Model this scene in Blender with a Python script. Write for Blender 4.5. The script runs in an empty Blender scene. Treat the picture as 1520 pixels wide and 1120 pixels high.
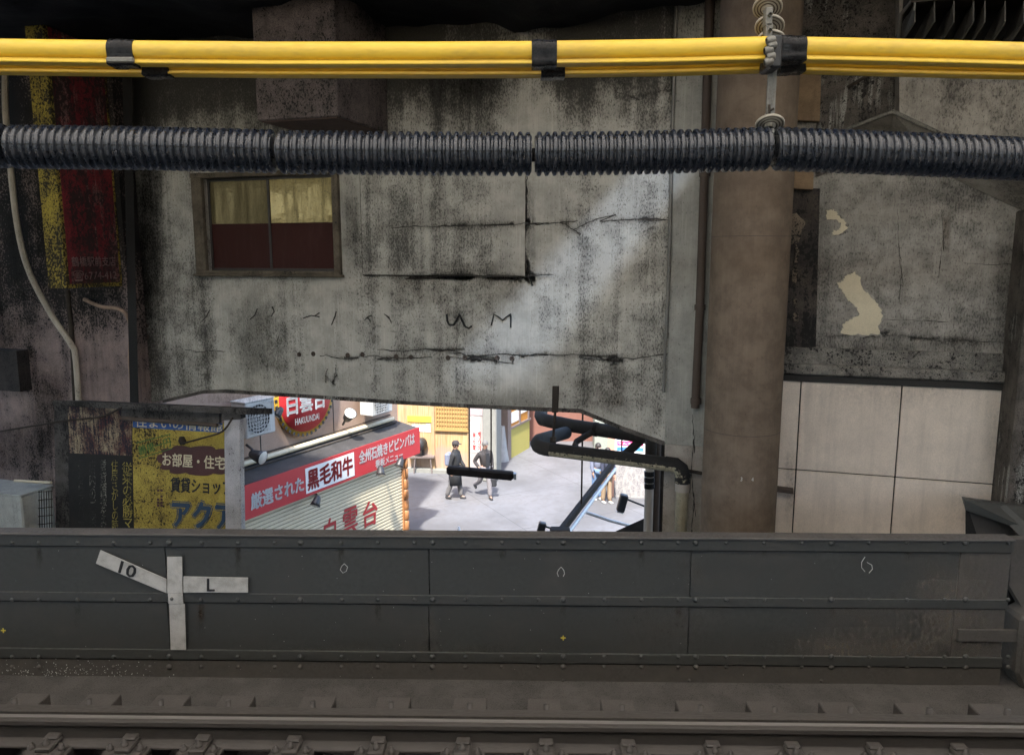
import bpy, bmesh, math, random
from mathutils import Vector, Matrix, noise
R = math.radians
random.seed(7)
S = bpy.context.scene
COL = S.collection

# ------------------------------------------------------------------ camera, sky, sun, exposure
CAMZ, F, PITCH = 7.4, 1150.0, R(8.9)
cam = bpy.data.objects.new("camera", bpy.data.cameras.new("camera"))
COL.objects.link(cam)
cam.location = (0, 0, CAMZ)
cam.rotation_euler = (R(90) - PITCH, 0, 0)
cam.data.sensor_fit = 'HORIZONTAL'
cam.data.sensor_width = 36.0
cam.data.lens = 36.0 * F / 1520.0
cam.data.clip_end = 500
cam.data.clip_start = 0.05
S.camera = cam

SUN_EL = R(56.0)
SUN_AZ_VEC = Vector((0.16, 1.0))                 # horizontal travel direction of the sunlight
w = bpy.data.worlds.new("World"); S.world = w; w.use_nodes = True
wn = w.node_tree
bgn = wn.nodes["Background"]
sky = wn.nodes.new("ShaderNodeTexSky")
sky.sky_type = 'NISHITA'; sky.sun_disc = False
sky.sun_elevation = SUN_EL
sky.sun_rotation = math.atan2(-SUN_AZ_VEC.x, -SUN_AZ_VEC.y)
sky.dust_density = 2.0; sky.air_density = 1.0; sky.ozone_density = 1.0
wn.links.new(sky.outputs[0], bgn.inputs[0])
bgn.inputs[1].default_value = 0.12
sl = bpy.data.lights.new("sun", 'SUN'); so = bpy.data.objects.new("sun", sl); COL.objects.link(so)
sl.energy = 2.0; sl.angle = R(2.8); sl.color = (1.0, 0.95, 0.88)
sd = Vector((SUN_AZ_VEC.x, SUN_AZ_VEC.y, 0)).normalized() * math.cos(SUN_EL) + Vector((0, 0, -math.sin(SUN_EL)))
so.rotation_euler = sd.to_track_quat('-Z', 'Y').to_euler()
so.location = (0, -10, 20)
S.view_settings.view_transform = 'Standard'
S.view_settings.look = 'None'
S.view_settings.exposure = 2.85
S.view_settings.gamma = 1.0
S.cycles.max_bounces = 8
S.cycles.diffuse_bounces = 4
S.cycles.use_denoising = True

# ------------------------------------------------------------------ pixel rays and frames
def ray(px, py):
    u, v = (px - 760) / F, (560 - py) / F
    return Vector((u, math.cos(PITCH) + v * math.sin(PITCH), -math.sin(PITCH) + v * math.cos(PITCH)))
CAM = Vector((0, 0, CAMZ))
def PY(px, py, Y):
    d = ray(px, py); return CAM + d * (Y / d.y)
def PZ(px, py, z):
    d = ray(px, py); return CAM + d * ((z - CAMZ) / d.z)
class Frame:
    """a vertical plane: local x along it, local y away from the viewer, local z up"""
    def __init__(s, origin, yaw):
        s.o = Vector(origin); s.yaw = yaw
        s.M = Matrix.Translation(s.o) @ Matrix.Rotation(yaw, 4, 'Z'); s.I = s.M.inverted()
    def at(s, px, py, off=0.0):
        n = Vector((-math.sin(s.yaw), math.cos(s.yaw), 0))
        d = ray(px, py); t = ((s.o + n * off) - CAM).dot(n) / d.dot(n)
        return s.I @ (CAM + d * t)

# ------------------------------------------------------------------ objects
def tag(o, label=None, cat=None, group=None, kind=None):
    if label: o["label"] = label
    if cat: o["category"] = cat
    if group: o["group"] = group
    if kind: o["kind"] = kind
    return o
def root(name, label, cat, frame=None, loc=None, rz=0.0, group=None):
    o = bpy.data.objects.new(name, None); COL.objects.link(o)
    o.empty_display_size = 0.1
    if frame: o.location = frame.o; o.rotation_euler = (0, 0, frame.yaw)
    else: o.location = loc; o.rotation_euler = (0, 0, rz)
    return tag(o, label, cat, group)
def wm(o):
    if o is None: return Matrix()
    m = Matrix.Translation(o.location) @ o.rotation_euler.to_matrix().to_4x4()
    return wm(o.parent) @ m if o.parent else m
class MB:
    def __init__(s): s.v = []; s.f = []; s.sm = []
    def add(s, vs, fs, smooth=False, M=None):
        b = len(s.v)
        s.v += [(M @ Vector(v)) if M else Vector(v) for v in vs]
        s.f += [[b + i for i in f] for f in fs]; s.sm += [smooth] * len(fs)
        return s
    def box(s, x0, x1, y0, y1, z0, z1, M=None):
        vs = [(x, y, z) for x in (x0, x1) for y in (y0, y1) for z in (z0, z1)]
        return s.add(vs, [(0, 1, 3, 2), (4, 6, 7, 5), (0, 4, 5, 1), (2, 3, 7, 6), (0, 2, 6, 4), (1, 5, 7, 3)], M=M)
    def hexa(s, a, b):           # two quads a (4 pts) and b (4 pts)
        return s.add(list(a) + list(b), [(0, 1, 2, 3), (7, 6, 5, 4), (0, 4, 5, 1), (1, 5, 6, 2), (2, 6, 7, 3), (3, 7, 4, 0)])
    def prism(s, poly, y0, y1, M=None):   # poly of (x,z), extruded along y
        n = len(poly)
        vs = [(p[0], y0, p[1]) for p in poly] + [(p[0], y1, p[1]) for p in poly]
        return s.add(vs, [list(range(n)), list(range(2 * n - 1, n - 1, -1))] + [(i, i + n, (i + 1) % n + n, (i + 1) % n) for i in range(n)], M=M)
    def tube(s, path, r, n=12, cap=True, M=None):
        P = [Vector(p) for p in path]; m = len(P)
        rr = r if isinstance(r, (list, tuple)) else [r] * m
        T = []
        for i in range(m):
            t = (P[min(i + 1, m - 1)] - P[max(i - 1, 0)]); T.append(t.normalized())
        u = T[0].orthogonal().normalized(); vs = []; fs = []
        for i in range(m):
            u = (u - T[i] * u.dot(T[i])).normalized(); v = T[i].cross(u)
            for k in range(n):
                a = 2 * math.pi * k / n
                vs.append(P[i] + (u * math.cos(a) + v * math.sin(a)) * rr[i])
        for i in range(m - 1):
            for k in range(n):
                k2 = (k + 1) % n
                fs.append((i * n + k, i * n + k2, (i + 1) * n + k2, (i + 1) * n + k))
        s.add(vs, fs, True, M)
        if cap:
            s.add(vs[:n], [list(range(n - 1, -1, -1))], False, M); s.add(vs[-n:], [list(range(n))], False, M)
        return s
    def lathe(s, prof, o, axis, n=20, M=None):   # prof of (distance along axis, radius)
        o = Vector(o); ax = Vector(axis).normalized(); u = ax.orthogonal().normalized(); v = ax.cross(u)
        vs = [o + ax * a + (u * math.cos(2 * math.pi * k / n) + v * math.sin(2 * math.pi * k / n)) * max(r, 1e-4) for a, r in prof for k in range(n)]
        fs = [(i * n + k, i * n + (k + 1) % n, (i + 1) * n + (k + 1) % n, (i + 1) * n + k) for i in range(len(prof) - 1) for k in range(n)]
        return s.add(vs, fs, True, M)
    def build(s, name, mat, parent=None, W=False, bevel=0.0, weld=False):
        me = bpy.data.meshes.new(name)
        V = list(s.v)
        if parent is not None and W:
            I = wm(parent).inverted(); V = [I @ v for v in V]
        org = None
        if parent is None:
            xs = [v.x for v in V]; ys = [v.y for v in V]; zs = [v.z for v in V]
            org = Vector(((min(xs) + max(xs)) / 2, (min(ys) + max(ys)) / 2, min(zs)))
            V = [v - org for v in V]
        me.from_pydata([tuple(v) for v in V], [], s.f)
        me.polygons.foreach_set("use_smooth", s.sm)
        bm = bmesh.new(); bm.from_mesh(me)
        if weld: bmesh.ops.remove_doubles(bm, verts=bm.verts, dist=1e-5)
        bmesh.ops.recalc_face_normals(bm, faces=bm.faces)
        if bevel:
            ed = [e for e in bm.edges if len(e.link_faces) == 2 and e.calc_face_angle(0) > 0.6]
            bmesh.ops.bevel(bm, geom=ed, offset=bevel, segments=1, affect='EDGES', clamp_overlap=True)
        bm.to_mesh(me); bm.free()
        me.materials.append(mat)
        o = bpy.data.objects.new(name, me); COL.objects.link(o)
        if parent is not None: o.parent = parent
        else: o.location = org
        return o
def children(o): return [c for c in COL.objects if c.parent == o]
def copy_tree(o, parent=None):
    kids = children(o)
    c = o.copy(); COL.objects.link(c); c.parent = parent
    for k in kids: copy_tree(k, c)
    return c
def quad_poly(Fr, pts, off=0.0):
    return [(p.x, p.z) for p in (Fr.at(x, y, off) for x, y in pts)]

def textmesh(body, bold=0.0, spacing=1.0, line=1.0, align='CENTER'):
    cu = bpy.data.curves.new("lettering", 'FONT'); cu.body = body; cu.offset = 0
    cu.space_character = spacing; cu.space_line = line; cu.align_x = align; cu.resolution_u = 2
    ob = bpy.data.objects.new("lettering", cu); COL.objects.link(ob)
    dg = bpy.context.evaluated_depsgraph_get(); dg.update()
    me = bpy.data.meshes.new_from_object(ob.evaluated_get(dg))
    vs0 = [v.co.copy() for v in me.vertices]; fs0 = [list(p.vertices) for p in me.polygons]
    bpy.data.objects.remove(ob); bpy.data.curves.remove(cu); bpy.data.meshes.remove(me)
    if not bold: return vs0, fs0
    vs = []; fs = []
    for k, (dx, dy) in enumerate(((0, 0), (1, 0), (-1, 0), (0, .8), (0, -.8), (.7, .6), (-.7, -.6))):   # heavier strokes: the print laid on in shifted passes
        b = len(vs); vs += [v + Vector((dx * bold, dy * bold, .0003 * (k + 1))) for v in vs0]; fs += [[i + b for i in f] for f in fs0]
    return vs, fs
def text_quad(name, body, Fr, q, off, mat, parent, bold=0.0, line=1.0, spacing=1.0):
    """q: four pixels TL TR BR BL on the plane at this offset"""
    vs, fs = textmesh(body, bold, spacing, line)
    x0 = min(v.x for v in vs); x1 = max(v.x for v in vs); y0 = min(v.y for v in vs); y1 = max(v.y for v in vs)
    c = [Fr.at(x, y, off) for x, y in q]
    out = []
    for v in vs:
        a = (v.x - x0) / (x1 - x0); b = (v.y - y0) / (y1 - y0)
        out.append((c[3] * (1 - a) + c[2] * a) * (1 - b) + (c[0] * (1 - a) + c[1] * a) * b - Vector((0, v.z, 0)))
    return MB().add(out, fs).build(name, mat, parent)

# ------------------------------------------------------------------ materials
class NT:
    def __init__(s, name):
        s.m = bpy.data.materials.new(name); s.m.use_nodes = True; s.t = s.m.node_tree
        s.b = s.t.nodes["Principled BSDF"]
        s.co = s.n("ShaderNodeTexCoord").outputs["Object"]
    def n(s, ty, **kw):
        nd = s.t.nodes.new(ty)
        for k, v in kw.items(): setattr(nd, k, v)
        return nd
    def put(s, sock, v):
        if isinstance(v, bpy.types.NodeSocket): s.t.links.new(v, sock)
        elif isinstance(v, (tuple, list)): sock.default_value = (tuple(v) + (1,))[:len(sock.default_value)]
        else: sock.default_value = v
    def noise(s, scale, detail=3, rough=0.55, stretch=(1, 1, 1), off=(0, 0, 0), dist=0.0):
        mp = s.n("ShaderNodeMapping"); s.put(mp.inputs[0], s.co)
        mp.inputs["Scale"].default_value = stretch; mp.inputs["Location"].default_value = off
        t = s.n("ShaderNodeTexNoise"); s.put(t.inputs["Vector"], mp.outputs[0])
        t.inputs["Scale"].default_value = scale; t.inputs["Detail"].default_value = detail
        t.inputs["Roughness"].default_value = rough; t.inputs["Distortion"].default_value = dist
        return t.outputs[0]
    def math(s, op, a, b=0.0, c=0.0):
        nd = s.n("ShaderNodeMath", operation=op)
        s.put(nd.inputs[0], a); s.put(nd.inputs[1], b); s.put(nd.inputs[2], c)
        return nd.outputs[0]
    def ramp(s, v, a, b, lo=0.0, hi=1.0, smooth=True):
        nd = s.n("ShaderNodeMapRange"); nd.interpolation_type = 'SMOOTHSTEP' if smooth else 'LINEAR'
        s.put(nd.inputs[0], v); nd.inputs[1].default_value = a; nd.inputs[2].default_value = b
        nd.inputs[3].default_value = lo; nd.inputs[4].default_value = hi
        return nd.outputs[0]
    def mix(s, f, a, b, mode='MIX'):
        nd = s.n("ShaderNodeMix", data_type='RGBA', blend_type=mode)
        s.put(nd.inputs[0], f); s.put(nd.inputs[6], a); s.put(nd.inputs[7], b)
        return nd.outputs[2]
    def sep(s):
        nd = s.n("ShaderNodeSeparateXYZ"); s.put(nd.inputs[0], s.co); return nd.outputs
    def bump(s, h, strength=0.3, dist=0.01):
        nd = s.n("ShaderNodeBump"); nd.inputs["Strength"].default_value = strength; nd.inputs["Distance"].default_value = dist
        s.put(nd.inputs["Height"], h); s.put(s.b.inputs["Normal"], nd.outputs[0])
    def done(s, col, rough=0.7, metal=0.0, spec=0.5):
        s.put(s.b.inputs["Base Color"], col); s.put(s.b.inputs["Roughness"], rough)
        s.put(s.b.inputs["Metallic"], metal); s.b.inputs["Specular IOR Level"].default_value = spec
        return s.m

def sooty(name, c1, c2, soot=(.012, .011, .010), spk=42, dens=0.0, la=0.35, va=0.25, ls=0.8, drip=0.5,
          zs=None, xs=None, rough=.85, bump=.35, seed=0.0, spread=.06, mottle=.35, lime=0.0, vs=3.0):
    """weathered surface: two base tones, dark vertical runs, black speckles whose density follows blotches, runs and height"""
    t = NT(name); o = (seed, seed * 1.7, seed * .6)
    L = t.noise(ls, 4, .6, off=o)
    M = t.noise(5, 5, .65, off=o)
    V = t.noise(vs, 3, .6, (1, 1, .09), off=o)
    Vf = t.noise(14, 3, .6, (1, 1, .06), off=o)
    sp = t.noise(spk, 3, .62, (1, 1, .75), off=o)
    f2 = t.noise(spk * 2.6, 2, .6, off=o)
    D = t.math('MULTIPLY_ADD', t.math('SUBTRACT', L, .5), la * 2, dens)
    D = t.math('MULTIPLY_ADD', t.math('SUBTRACT', V, .5), va * 2, D)
    D = t.math('MULTIPLY_ADD', t.math('SUBTRACT', M, .5), .35, D)
    if zs: D = t.math('ADD', D, t.ramp(t.math('MULTIPLY_ADD', L, 1.2, t.sep()[2]), zs[0] + .6, zs[1] + .6, 0, zs[2]))
    if xs: D = t.math('ADD', D, t.ramp(t.math('MULTIPLY_ADD', V, .8, t.sep()[0]), xs[0] + .4, xs[1] + .4, xs[2], 0))
    col = t.mix(t.ramp(M, .35, .65), c1, c2)
    col = t.mix(t.ramp(L, .3, .7, 0, mottle), col, [x * .55 for x in c2])
    if lime: col = t.mix(t.ramp(t.math('MULTIPLY', Vf, t.ramp(L, .35, .6)), .45, .62, 0, lime), col, (.62, .62, .56))
    run = t.ramp(t.math('ADD', t.math('MULTIPLY_ADD', V, .6, -.05), t.math('MULTIPLY', Vf, .45)), .46, .70, 0, drip)
    col = t.mix(run, col, [x * .22 + .006 for x in c2])
    col = t.mix(t.ramp(f2, .3, .7, 0, .3), col, [x * .5 for x in c1])
    soft = t.ramp(t.math('ADD', M, D), .55, 1.0, 0, .75)
    col = t.mix(soft, col, [x * 2.2 for x in soot])
    mask = t.ramp(t.math('ADD', sp, D), .60, .60 + spread)
    pep = t.ramp(t.math('ADD', f2, t.math('MULTIPLY', D, .6)), .50, .62, 0, .70)
    col = t.mix(pep, col, [x * .3 + .01 for x in c2])
    col = t.mix(t.math('MULTIPLY', mask, .93), col, soot)
    t.bump(t.math('ADD', t.math('MULTIPLY', sp, -.6), f2), bump, .012)
    return t.done(col, rough, 0, .3)

def paint(name, c, rough=.5, var=.25, spk=0.0, dust=None, metal=0.0, scale=6, bump=.05, spec=.5, stretch=(1, 1, 1), fine=0.25):
    """painted or plastic surface: tone variation, faint dust, scratches, optional dark specks"""
    t = NT(name)
    a = t.noise(scale, 5, .65, stretch); b = t.noise(scale * 14, 3, .6, stretch)
    col = t.mix(t.ramp(a, .3, .7, 0, var), c, [x * .5 for x in c])
    col = t.mix(t.ramp(b, .35, .75, 0, fine), col, [x * .6 for x in c])
    if dust: col = t.mix(t.ramp(t.math('ADD', t.math('MULTIPLY', a, .7), t.math('MULTIPLY', b, .3)), .45, .7, 0, dust[3]), col, dust[:3])
    if spk: col = t.mix(t.math('MULTIPLY', t.ramp(t.noise(90, 2, .6), .62, .68), spk), col, (.55, .55, .5))
    r = t.ramp(b, .3, .7, max(rough - .12, .05), min(rough + .15, 1))
    if bump: t.bump(b, bump, .004)
    return t.done(col, r, metal, spec)

def bandwall(name, c1, c2, dens=0.0, band=1.2, large=.7, zs=None, xs=None, seed=0.0, fine=.14, spk=64, soft=.85, hard=.70, dark=(.018, .0165, .015), lime=.4, tall=.05, bump=.3):
    """grey concrete whose soot lies in tall vertical bands: a soft darkening plus a fine stipple inside them"""
    t = NT(name); o = (seed, seed * .7, seed * .4)
    B = t.noise(1.0, 5, .62, (1, 1, tall), off=o); B2 = t.noise(5, 4, .6, (1, 1, tall * .6), off=o)
    L = t.noise(.75, 5, .62, off=o); Mm = t.noise(4.5, 5, .68, off=o); st = t.noise(spk, 3, .65, (1, 1, .45), off=o); f = t.noise(spk * 2.2, 2, .6, off=o)
    V = t.noise(34, 3, .6, (1, 1, .025), off=o)
    D = t.math('MULTIPLY_ADD', t.math('SUBTRACT', B, .5), band, dens)
    D = t.math('MULTIPLY_ADD', t.math('SUBTRACT', B2, .5), band * .55, D)
    D = t.math('MULTIPLY_ADD', t.math('SUBTRACT', L, .5), large, D)
    D = t.math('MULTIPLY_ADD', t.math('SUBTRACT', Mm, .5), .45, D)
    if zs: D = t.math('ADD', D, t.ramp(t.math('MULTIPLY_ADD', L, 1.2, t.sep()[2]), zs[0] + .6, zs[1] + .6, 0, zs[2]))
    if xs: D = t.math('ADD', D, t.ramp(t.math('MULTIPLY_ADD', B2, .5, t.sep()[0]), xs[0] + .25, xs[1] + .25, xs[2], 0))
    col = t.mix(t.ramp(Mm, .34, .66), c1, c2)
    col = t.mix(t.ramp(V, .3, .7, 0, fine * 2), col, [x * .55 for x in c2])
    col = t.mix(t.math('MULTIPLY', t.ramp(V, .52, .72, 0, lime), t.ramp(D, .05, -.15)), col, [min(1, x * 1.3) for x in c1])
    col = t.mix(t.ramp(D, -.10, .42, 0, soft), col, [x * .20 + .004 for x in c2])
    col = t.mix(t.ramp(t.math('MULTIPLY_ADD', D, .45, st), .50, .66, 0, hard), col, dark)
    col = t.mix(t.ramp(t.math('MULTIPLY_ADD', D, .3, f), .55, .72, 0, .55), col, [x * .25 for x in c2])
    t.bump(t.math('ADD', t.math('MULTIPLY', st, -.6), f), bump, .012)
    return t.done(col, .88, 0, .25)

SOOT = (.010, .0095, .009)
M = {}
M['wall'] = bandwall("wall_concrete", (.525, .50, .435), (.385, .367, .318), dens=-.09, band=1.4, large=.75, tall=.04, zs=(1.1, 2.4, .44), xs=(-7.6, -5.9, .30), seed=3.1)
M['pilaster'] = bandwall("pilaster_concrete", (.40, .39, .345), (.30, .295, .26), dens=-.16, band=.7, large=.4, zs=(1.6, 2.8, .25), seed=8.3)
M['duct'] = sooty("sooty_duct", (.19, .155, .145), (.12, .10, .094), dens=.04, la=.15, va=.1, seed=1.2)
M['ceiling'] = sooty("sprayed_ceiling", (.022, .021, .020), (.012, .011, .011), soot=(.006, .006, .006), dens=0, bump=1.0, spk=30, seed=2.0)
M['tile'] = sooty("pink_render", (.35, .265, .235), (.26, .20, .185), dens=-.01, la=.28, va=.2, zs=(-1.6, .6, .22), seed=5.5, spk=38, drip=.6)
M['rwall'] = bandwall("right_concrete", (.38, .355, .31), (.25, .235, .205), dens=-.03, band=.4, large=.8, seed=11.0, tall=.2, hard=.6)
M['rwall_dark'] = sooty("dark_concrete", (.16, .14, .12), (.08, .07, .06), dens=.02, la=.3, va=.3, drip=.8, seed=13, lime=.5)
M['haunch'] = bandwall("haunch_concrete", (.38, .35, .30), (.25, .23, .20), dens=-.04, band=.9, large=.6, seed=17.0, tall=.15, hard=.6)
M['ledge'] = sooty("ledge_concrete", (.30, .28, .24), (.16, .15, .13), dens=.02, la=.3, va=.1, seed=19, ls=2)
M['peel'] = sooty("peeled_plaster", (.70, .62, .44), (.62, .55, .39), dens=-.3, drip=.1, la=.1, va=.1, mottle=.1, seed=4, bump=.2)
M['timber'] = sooty("charred_timber", (.09, .075, .06), (.05, .04, .035), dens=.05, drip=.8, seed=23, spk=30, vs=9)
M['tan'] = sooty("tan_board", (.32, .22, .13), (.22, .15, .09), dens=-.15, la=.2, seed=9)
M['column'] = bandwall("column_paint", (.205, .158, .116), (.145, .11, .081), dens=-.2, band=.4, large=.25, tall=.04, hard=.12, soft=.4, seed=29.0, spk=40, lime=.15, fine=.1, bump=.12, dark=(.05, .036, .026))
M['panel'] = sooty("pale_panel", (.82, .71, .585), (.73, .635, .525), dens=-.34, la=.12, va=.12, drip=.28, spk=30, rough=.5, bump=.05, seed=31, mottle=.18)
M['seam'] = paint("seam_gap", (.03, .028, .025), .9)
M['woodframe'] = sooty("window_timber", (.19, .155, .11), (.11, .09, .065), dens=-.06, la=.2, seed=37, drip=.6, spk=50)
M['sash'] = paint("sash_dark", (.035, .03, .027), .6, dust=(.1, .08, .06, .4))
M['maroon'] = paint("maroon_film", (.050, .015, .012), .5, var=.6, dust=(.08, .035, .03, .5), stretch=(1, 1, .15), spec=.12)
M['crack'] = paint("crack_dark", (.05, .044, .037), .95)
M['ink'] = paint("black_paint_scrawl", (.015, .015, .014), .7)
M['rust'] = paint("rust_brown", (.085, .06, .045), .7, var=.6, dust=(.16, .12, .09, .4))
M['blackpipe'] = paint("black_iron", (.045, .037, .030), .9, dust=(.11, .09, .07, .6), spec=.15)
M['girder'] = paint("girder_paint", (.060, .062, .057), .48, var=.45, dust=(.095, .088, .078, .5), scale=2.2, spk=.0)
M['girder_low'] = paint("girder_dusty", (.085, .077, .067), .7, var=.35, dust=(.135, .12, .10, .5), scale=4)
M['bed'] = sooty("track_bed", (.125, .115, .105), (.092, .085, .078), soot=(.04, .035, .032), dens=-.05, spk=60, drip=.1, la=.2, va=.0, seed=41)
M['sleeper'] = paint("sleeper_dust", (.112, .10, .09), .85, var=.4, scale=9, bump=.3)
M['railsteel'] = paint("rail_rust", (.085, .076, .069), .6, var=.3, dust=(.13, .118, .107, .5), scale=7, stretch=(.2, 1, 1))
M['railhead'] = paint("rail_head", (.32, .30, .28), .4, metal=.3, stretch=(.05, 1, 1))
M['pit'] = paint("dark_pit", (.012, .011, .010), .95)
M['markerw'] = paint("marker_white", (.52, .50, .45), .7, var=.35, dust=(.25, .22, .18, .5), scale=12)
M['black'] = paint("black_lettering", (.02, .02, .02), .6)
M['chalk'] = paint("chalk", (.62, .62, .58), .9)
M['yellowmark'] = paint("yellow_chalk", (.75, .6, .08), .8)
M['yellow'] = paint("yellow_cover", (.74, .495, .045), .45, var=.15, scale=4, dust=(.42, .28, .08, .45), bump=.02, fine=.10, stretch=(.3, 1, 1))
M['tape'] = paint("black_sleeve", (.010, .010, .011), .3, var=.2, bump=.0, fine=0, spec=.18)
M['hose'] = paint("corrugated_black", (.016, .0195, .027), .30, var=.2, dust=(.045, .048, .055, .15), scale=3, bump=.0, fine=.0, spec=.7)
M['ceramic'] = paint("ceramic_glaze", (.36, .33, .27), .3, dust=(.16, .13, .10, .5), scale=20)
M['fin'] = paint("louvre_steel", (.075, .07, .062), .6, dust=(.12, .11, .09, .4))
M['galv'] = paint("galvanised", (.19, .185, .165), .5, metal=.4, dust=(.12, .10, .08, .4))
M['cable'] = sooty("cream_conduit", (.62, .55, .44), (.5, .44, .35), dens=-.2, drip=.2, seed=3, spk=30)
M['cable2'] = sooty("tan_conduit", (.42, .29, .20), (.32, .22, .16), dens=-.1, seed=6)
M['redsign'] = sooty("faded_red", (.26, .030, .038), (.14, .022, .026), soot=(.03, .02, .019), lime=.25, dens=.07, la=.35, va=.4, seed=43, drip=.5, spk=30)
M['yelsign'] = sooty("worn_yellow_edge", (.48, .37, .06), (.38, .29, .05), dens=.11, la=.2, va=.1, seed=45, spk=36, drip=.2)
M['fadewhite'] = sooty("faded_white", (.46, .34, .32), (.38, .25, .24), soot=(.08, .015, .016), dens=-.12, va=.4, seed=43, spk=30)
M['boardyel'] = sooty("board_yellow", (.56, .43, .085), (.46, .34, .07), dens=-.09, la=.25, va=.1, seed=47, spk=34, drip=.12, xs=(-6.6, -5.2, .18))
M['boardblk'] = sooty("board_black", (.022, .022, .022), (.03, .029, .027), soot=(.15, .13, .10), dens=-.2, seed=49, spk=36, drip=.2)
M['boardmix'] = sooty("board_peeling", (.50, .42, .27), (.10, .012, .018), soot=(.02, .02, .03), dens=.08, la=.1, va=.45, seed=51, spk=50, vs=36)
M['boardblue'] = paint("board_blue", (.03, .10, .33), .6, var=.3)
M['cloud'] = paint("cloud_maroon", (.075, .025, .022), .6, var=.2)
M['cream'] = paint("cream_letters", (.70, .62, .42), .7)
M['green'] = paint("green_letters", (.06, .16, .03), .7)
M['navy'] = paint("navy_letters", (.03, .07, .13), .6)
M['wornyel'] = sooty("worn_yellow_text", (.55, .45, .10), (.4, .33, .1), soot=(.022, .022, .022), dens=.05, seed=50, spk=60)
M['wornwht'] = sooty("worn_white_text", (.42, .40, .34), (.3, .28, .24), soot=(.022, .022, .022), dens=.14, seed=52, spk=60)
M['post'] = sooty("speckled_post", (.62, .60, .60), (.50, .49, .49), soot=(.07, .05, .05), dens=-.06, la=.2, va=.1, seed=53, spk=40, drip=.1)
M['shedroof'] = sooty("shed_roof", (.12, .11, .10), (.07, .062, .055), dens=.05, seed=55)
M['acwhite'] = paint("ac_white", (.46, .46, .44), .5, dust=(.4, .38, .33, .35))
M['acdirty'] = sooty("ac_dirty", (.52, .54, .50), (.42, .43, .40), dens=-.14, seed=57, drip=.4)
M['acdark'] = paint("ac_grille", (.05, .05, .05), .6)
M['shopwall'] = paint("shop_render", (.36, .25, .185), .85, var=.25, scale=3, bump=.3)
M['awning'] = paint("awning_black", (.030, .028, .027), .75, dust=(.10, .095, .09, .4), scale=4, bump=.2)
M['banner'] = paint("banner_red", (.46, .026, .030), .45, var=.12, bump=0)
M['white'] = paint("white_letters", (.74, .74, .72), .6, var=.1)
M['redlet'] = paint("red_letters", (.36, .02, .02), .5)
M['shutter'] = paint("shutter_cream", (.62, .545, .39), .5, var=.15)
M['orange'] = paint("orange_bamboo", (.34, .15, .055), .5, var=.3)
M['gutter'] = paint("gutter_cream", (.60, .52, .36), .5)
M['lampblk'] = paint("lamp_black", (.025, .025, .026), .45)
M['lens'] = paint("lamp_lens", (.55, .52, .45), .2)
M['street'] = None
M['woodwall'] = None
M['grey'] = paint("grey_pillar", (.20, .20, .18), .8, var=.3)
M['palewall'] = paint("pale_tile", (.34, .30, .29), .7)
M['yelwall'] = paint("yellow_wall", (.34, .30, .08), .7, var=.1)
M['brown'] = paint("brown_wall", (.17, .075, .055), .7, var=.2)
M['orangeposter'] = paint("orange_poster", (.45, .19, .03), .6, var=.3, scale=14)
M['steelgrey'] = paint("steel_pole", (.16, .13, .12), .5)
M['sheet'] = paint("pale_sheet", (.32, .33, .33), .6)
M['greywall'] = paint("pale_green_wall", (.24, .26, .22), .8, var=.3, scale=2)
M['stone'] = None
M['blueprint'] = paint("blue_print", (.06, .22, .55), .5)
M['pinkprint'] = paint("pink_print", (.72, .06, .22), .5)
M['pipebeige'] = sooty("beige_pipe", (.42, .38, .27), (.32, .285, .20), dens=-.1, la=.2, seed=59, spk=40, drip=.45)
M['pipesoot'] = paint("soot_crust", (.03, .027, .024), .95, bump=.8, scale=12)
def m_crust():
    t = NT("soot_topped_pipe")
    ge = t.n("ShaderNodeNewGeometry"); sx = t.n("ShaderNodeSeparateXYZ"); t.put(sx.inputs[0], ge.outputs["True Normal"])
    f = t.noise(22, 4, .7); v = t.noise(40, 3, .6, (1, .3, .3))
    msk = t.ramp(t.math('ADD', sx.outputs[2], t.math('MULTIPLY', t.math('SUBTRACT', f, .5), 1.6)), -.22, .0)
    col = t.mix(t.ramp(v, .3, .7), (.40, .36, .25), (.28, .25, .17))
    col = t.mix(msk, col, (.018, .017, .016))
    t.bump(f, .6, .02)
    return t.done(col, .85, 0, .3)
M['pipecrust'] = m_crust()
M['palepipe'] = paint("pale_pipe", (.42, .37, .31), .5, var=.4, stretch=(1, 1, .1))
M['darkgrey'] = paint("lamp_housing", (.030, .022, .017), .85, dust=(.05, .038, .028, .5), spec=.15)
M['tube'] = paint("lamp_tube", (.82, .82, .80), .3)
M['skin'] = paint("skin", (.34, .20, .145), .6, bump=0)
M['coat'] = paint("dark_coat", (.018, .019, .021), .75, var=.3)
M['jacket'] = paint("charcoal_jacket", (.028, .024, .025), .8)
M['shirt'] = paint("black_shirt", (.015, .016, .02), .8)
M['trousers'] = paint("grey_trousers", (.17, .16, .17), .85)
M['pale_trousers'] = paint("pale_trousers", (.12, .115, .115), .85)
M['tan_trousers'] = paint("tan_trousers", (.26, .19, .12), .85)
M['jeans'] = paint("blue_jeans", (.12, .2, .34), .85)
M['navycloth'] = paint("navy_cloth", (.03, .035, .06), .85)
M['bluegrey'] = paint("bluegrey_cloth", (.16, .18, .25), .85)
M['shoe'] = paint("dark_shoe", (.03, .03, .032), .6)
M['wshoe'] = paint("white_shoe", (.45, .45, .44), .6)
M['hair'] = paint("dark_hair", (.02, .016, .013), .6)
M['greyhair'] = paint("grey_hair", (.11, .108, .105), .8)
M['mask'] = paint("white_mask", (.8, .8, .8), .8)
M['cone'] = paint("orange_plastic", (.8, .35, .03), .5)

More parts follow.
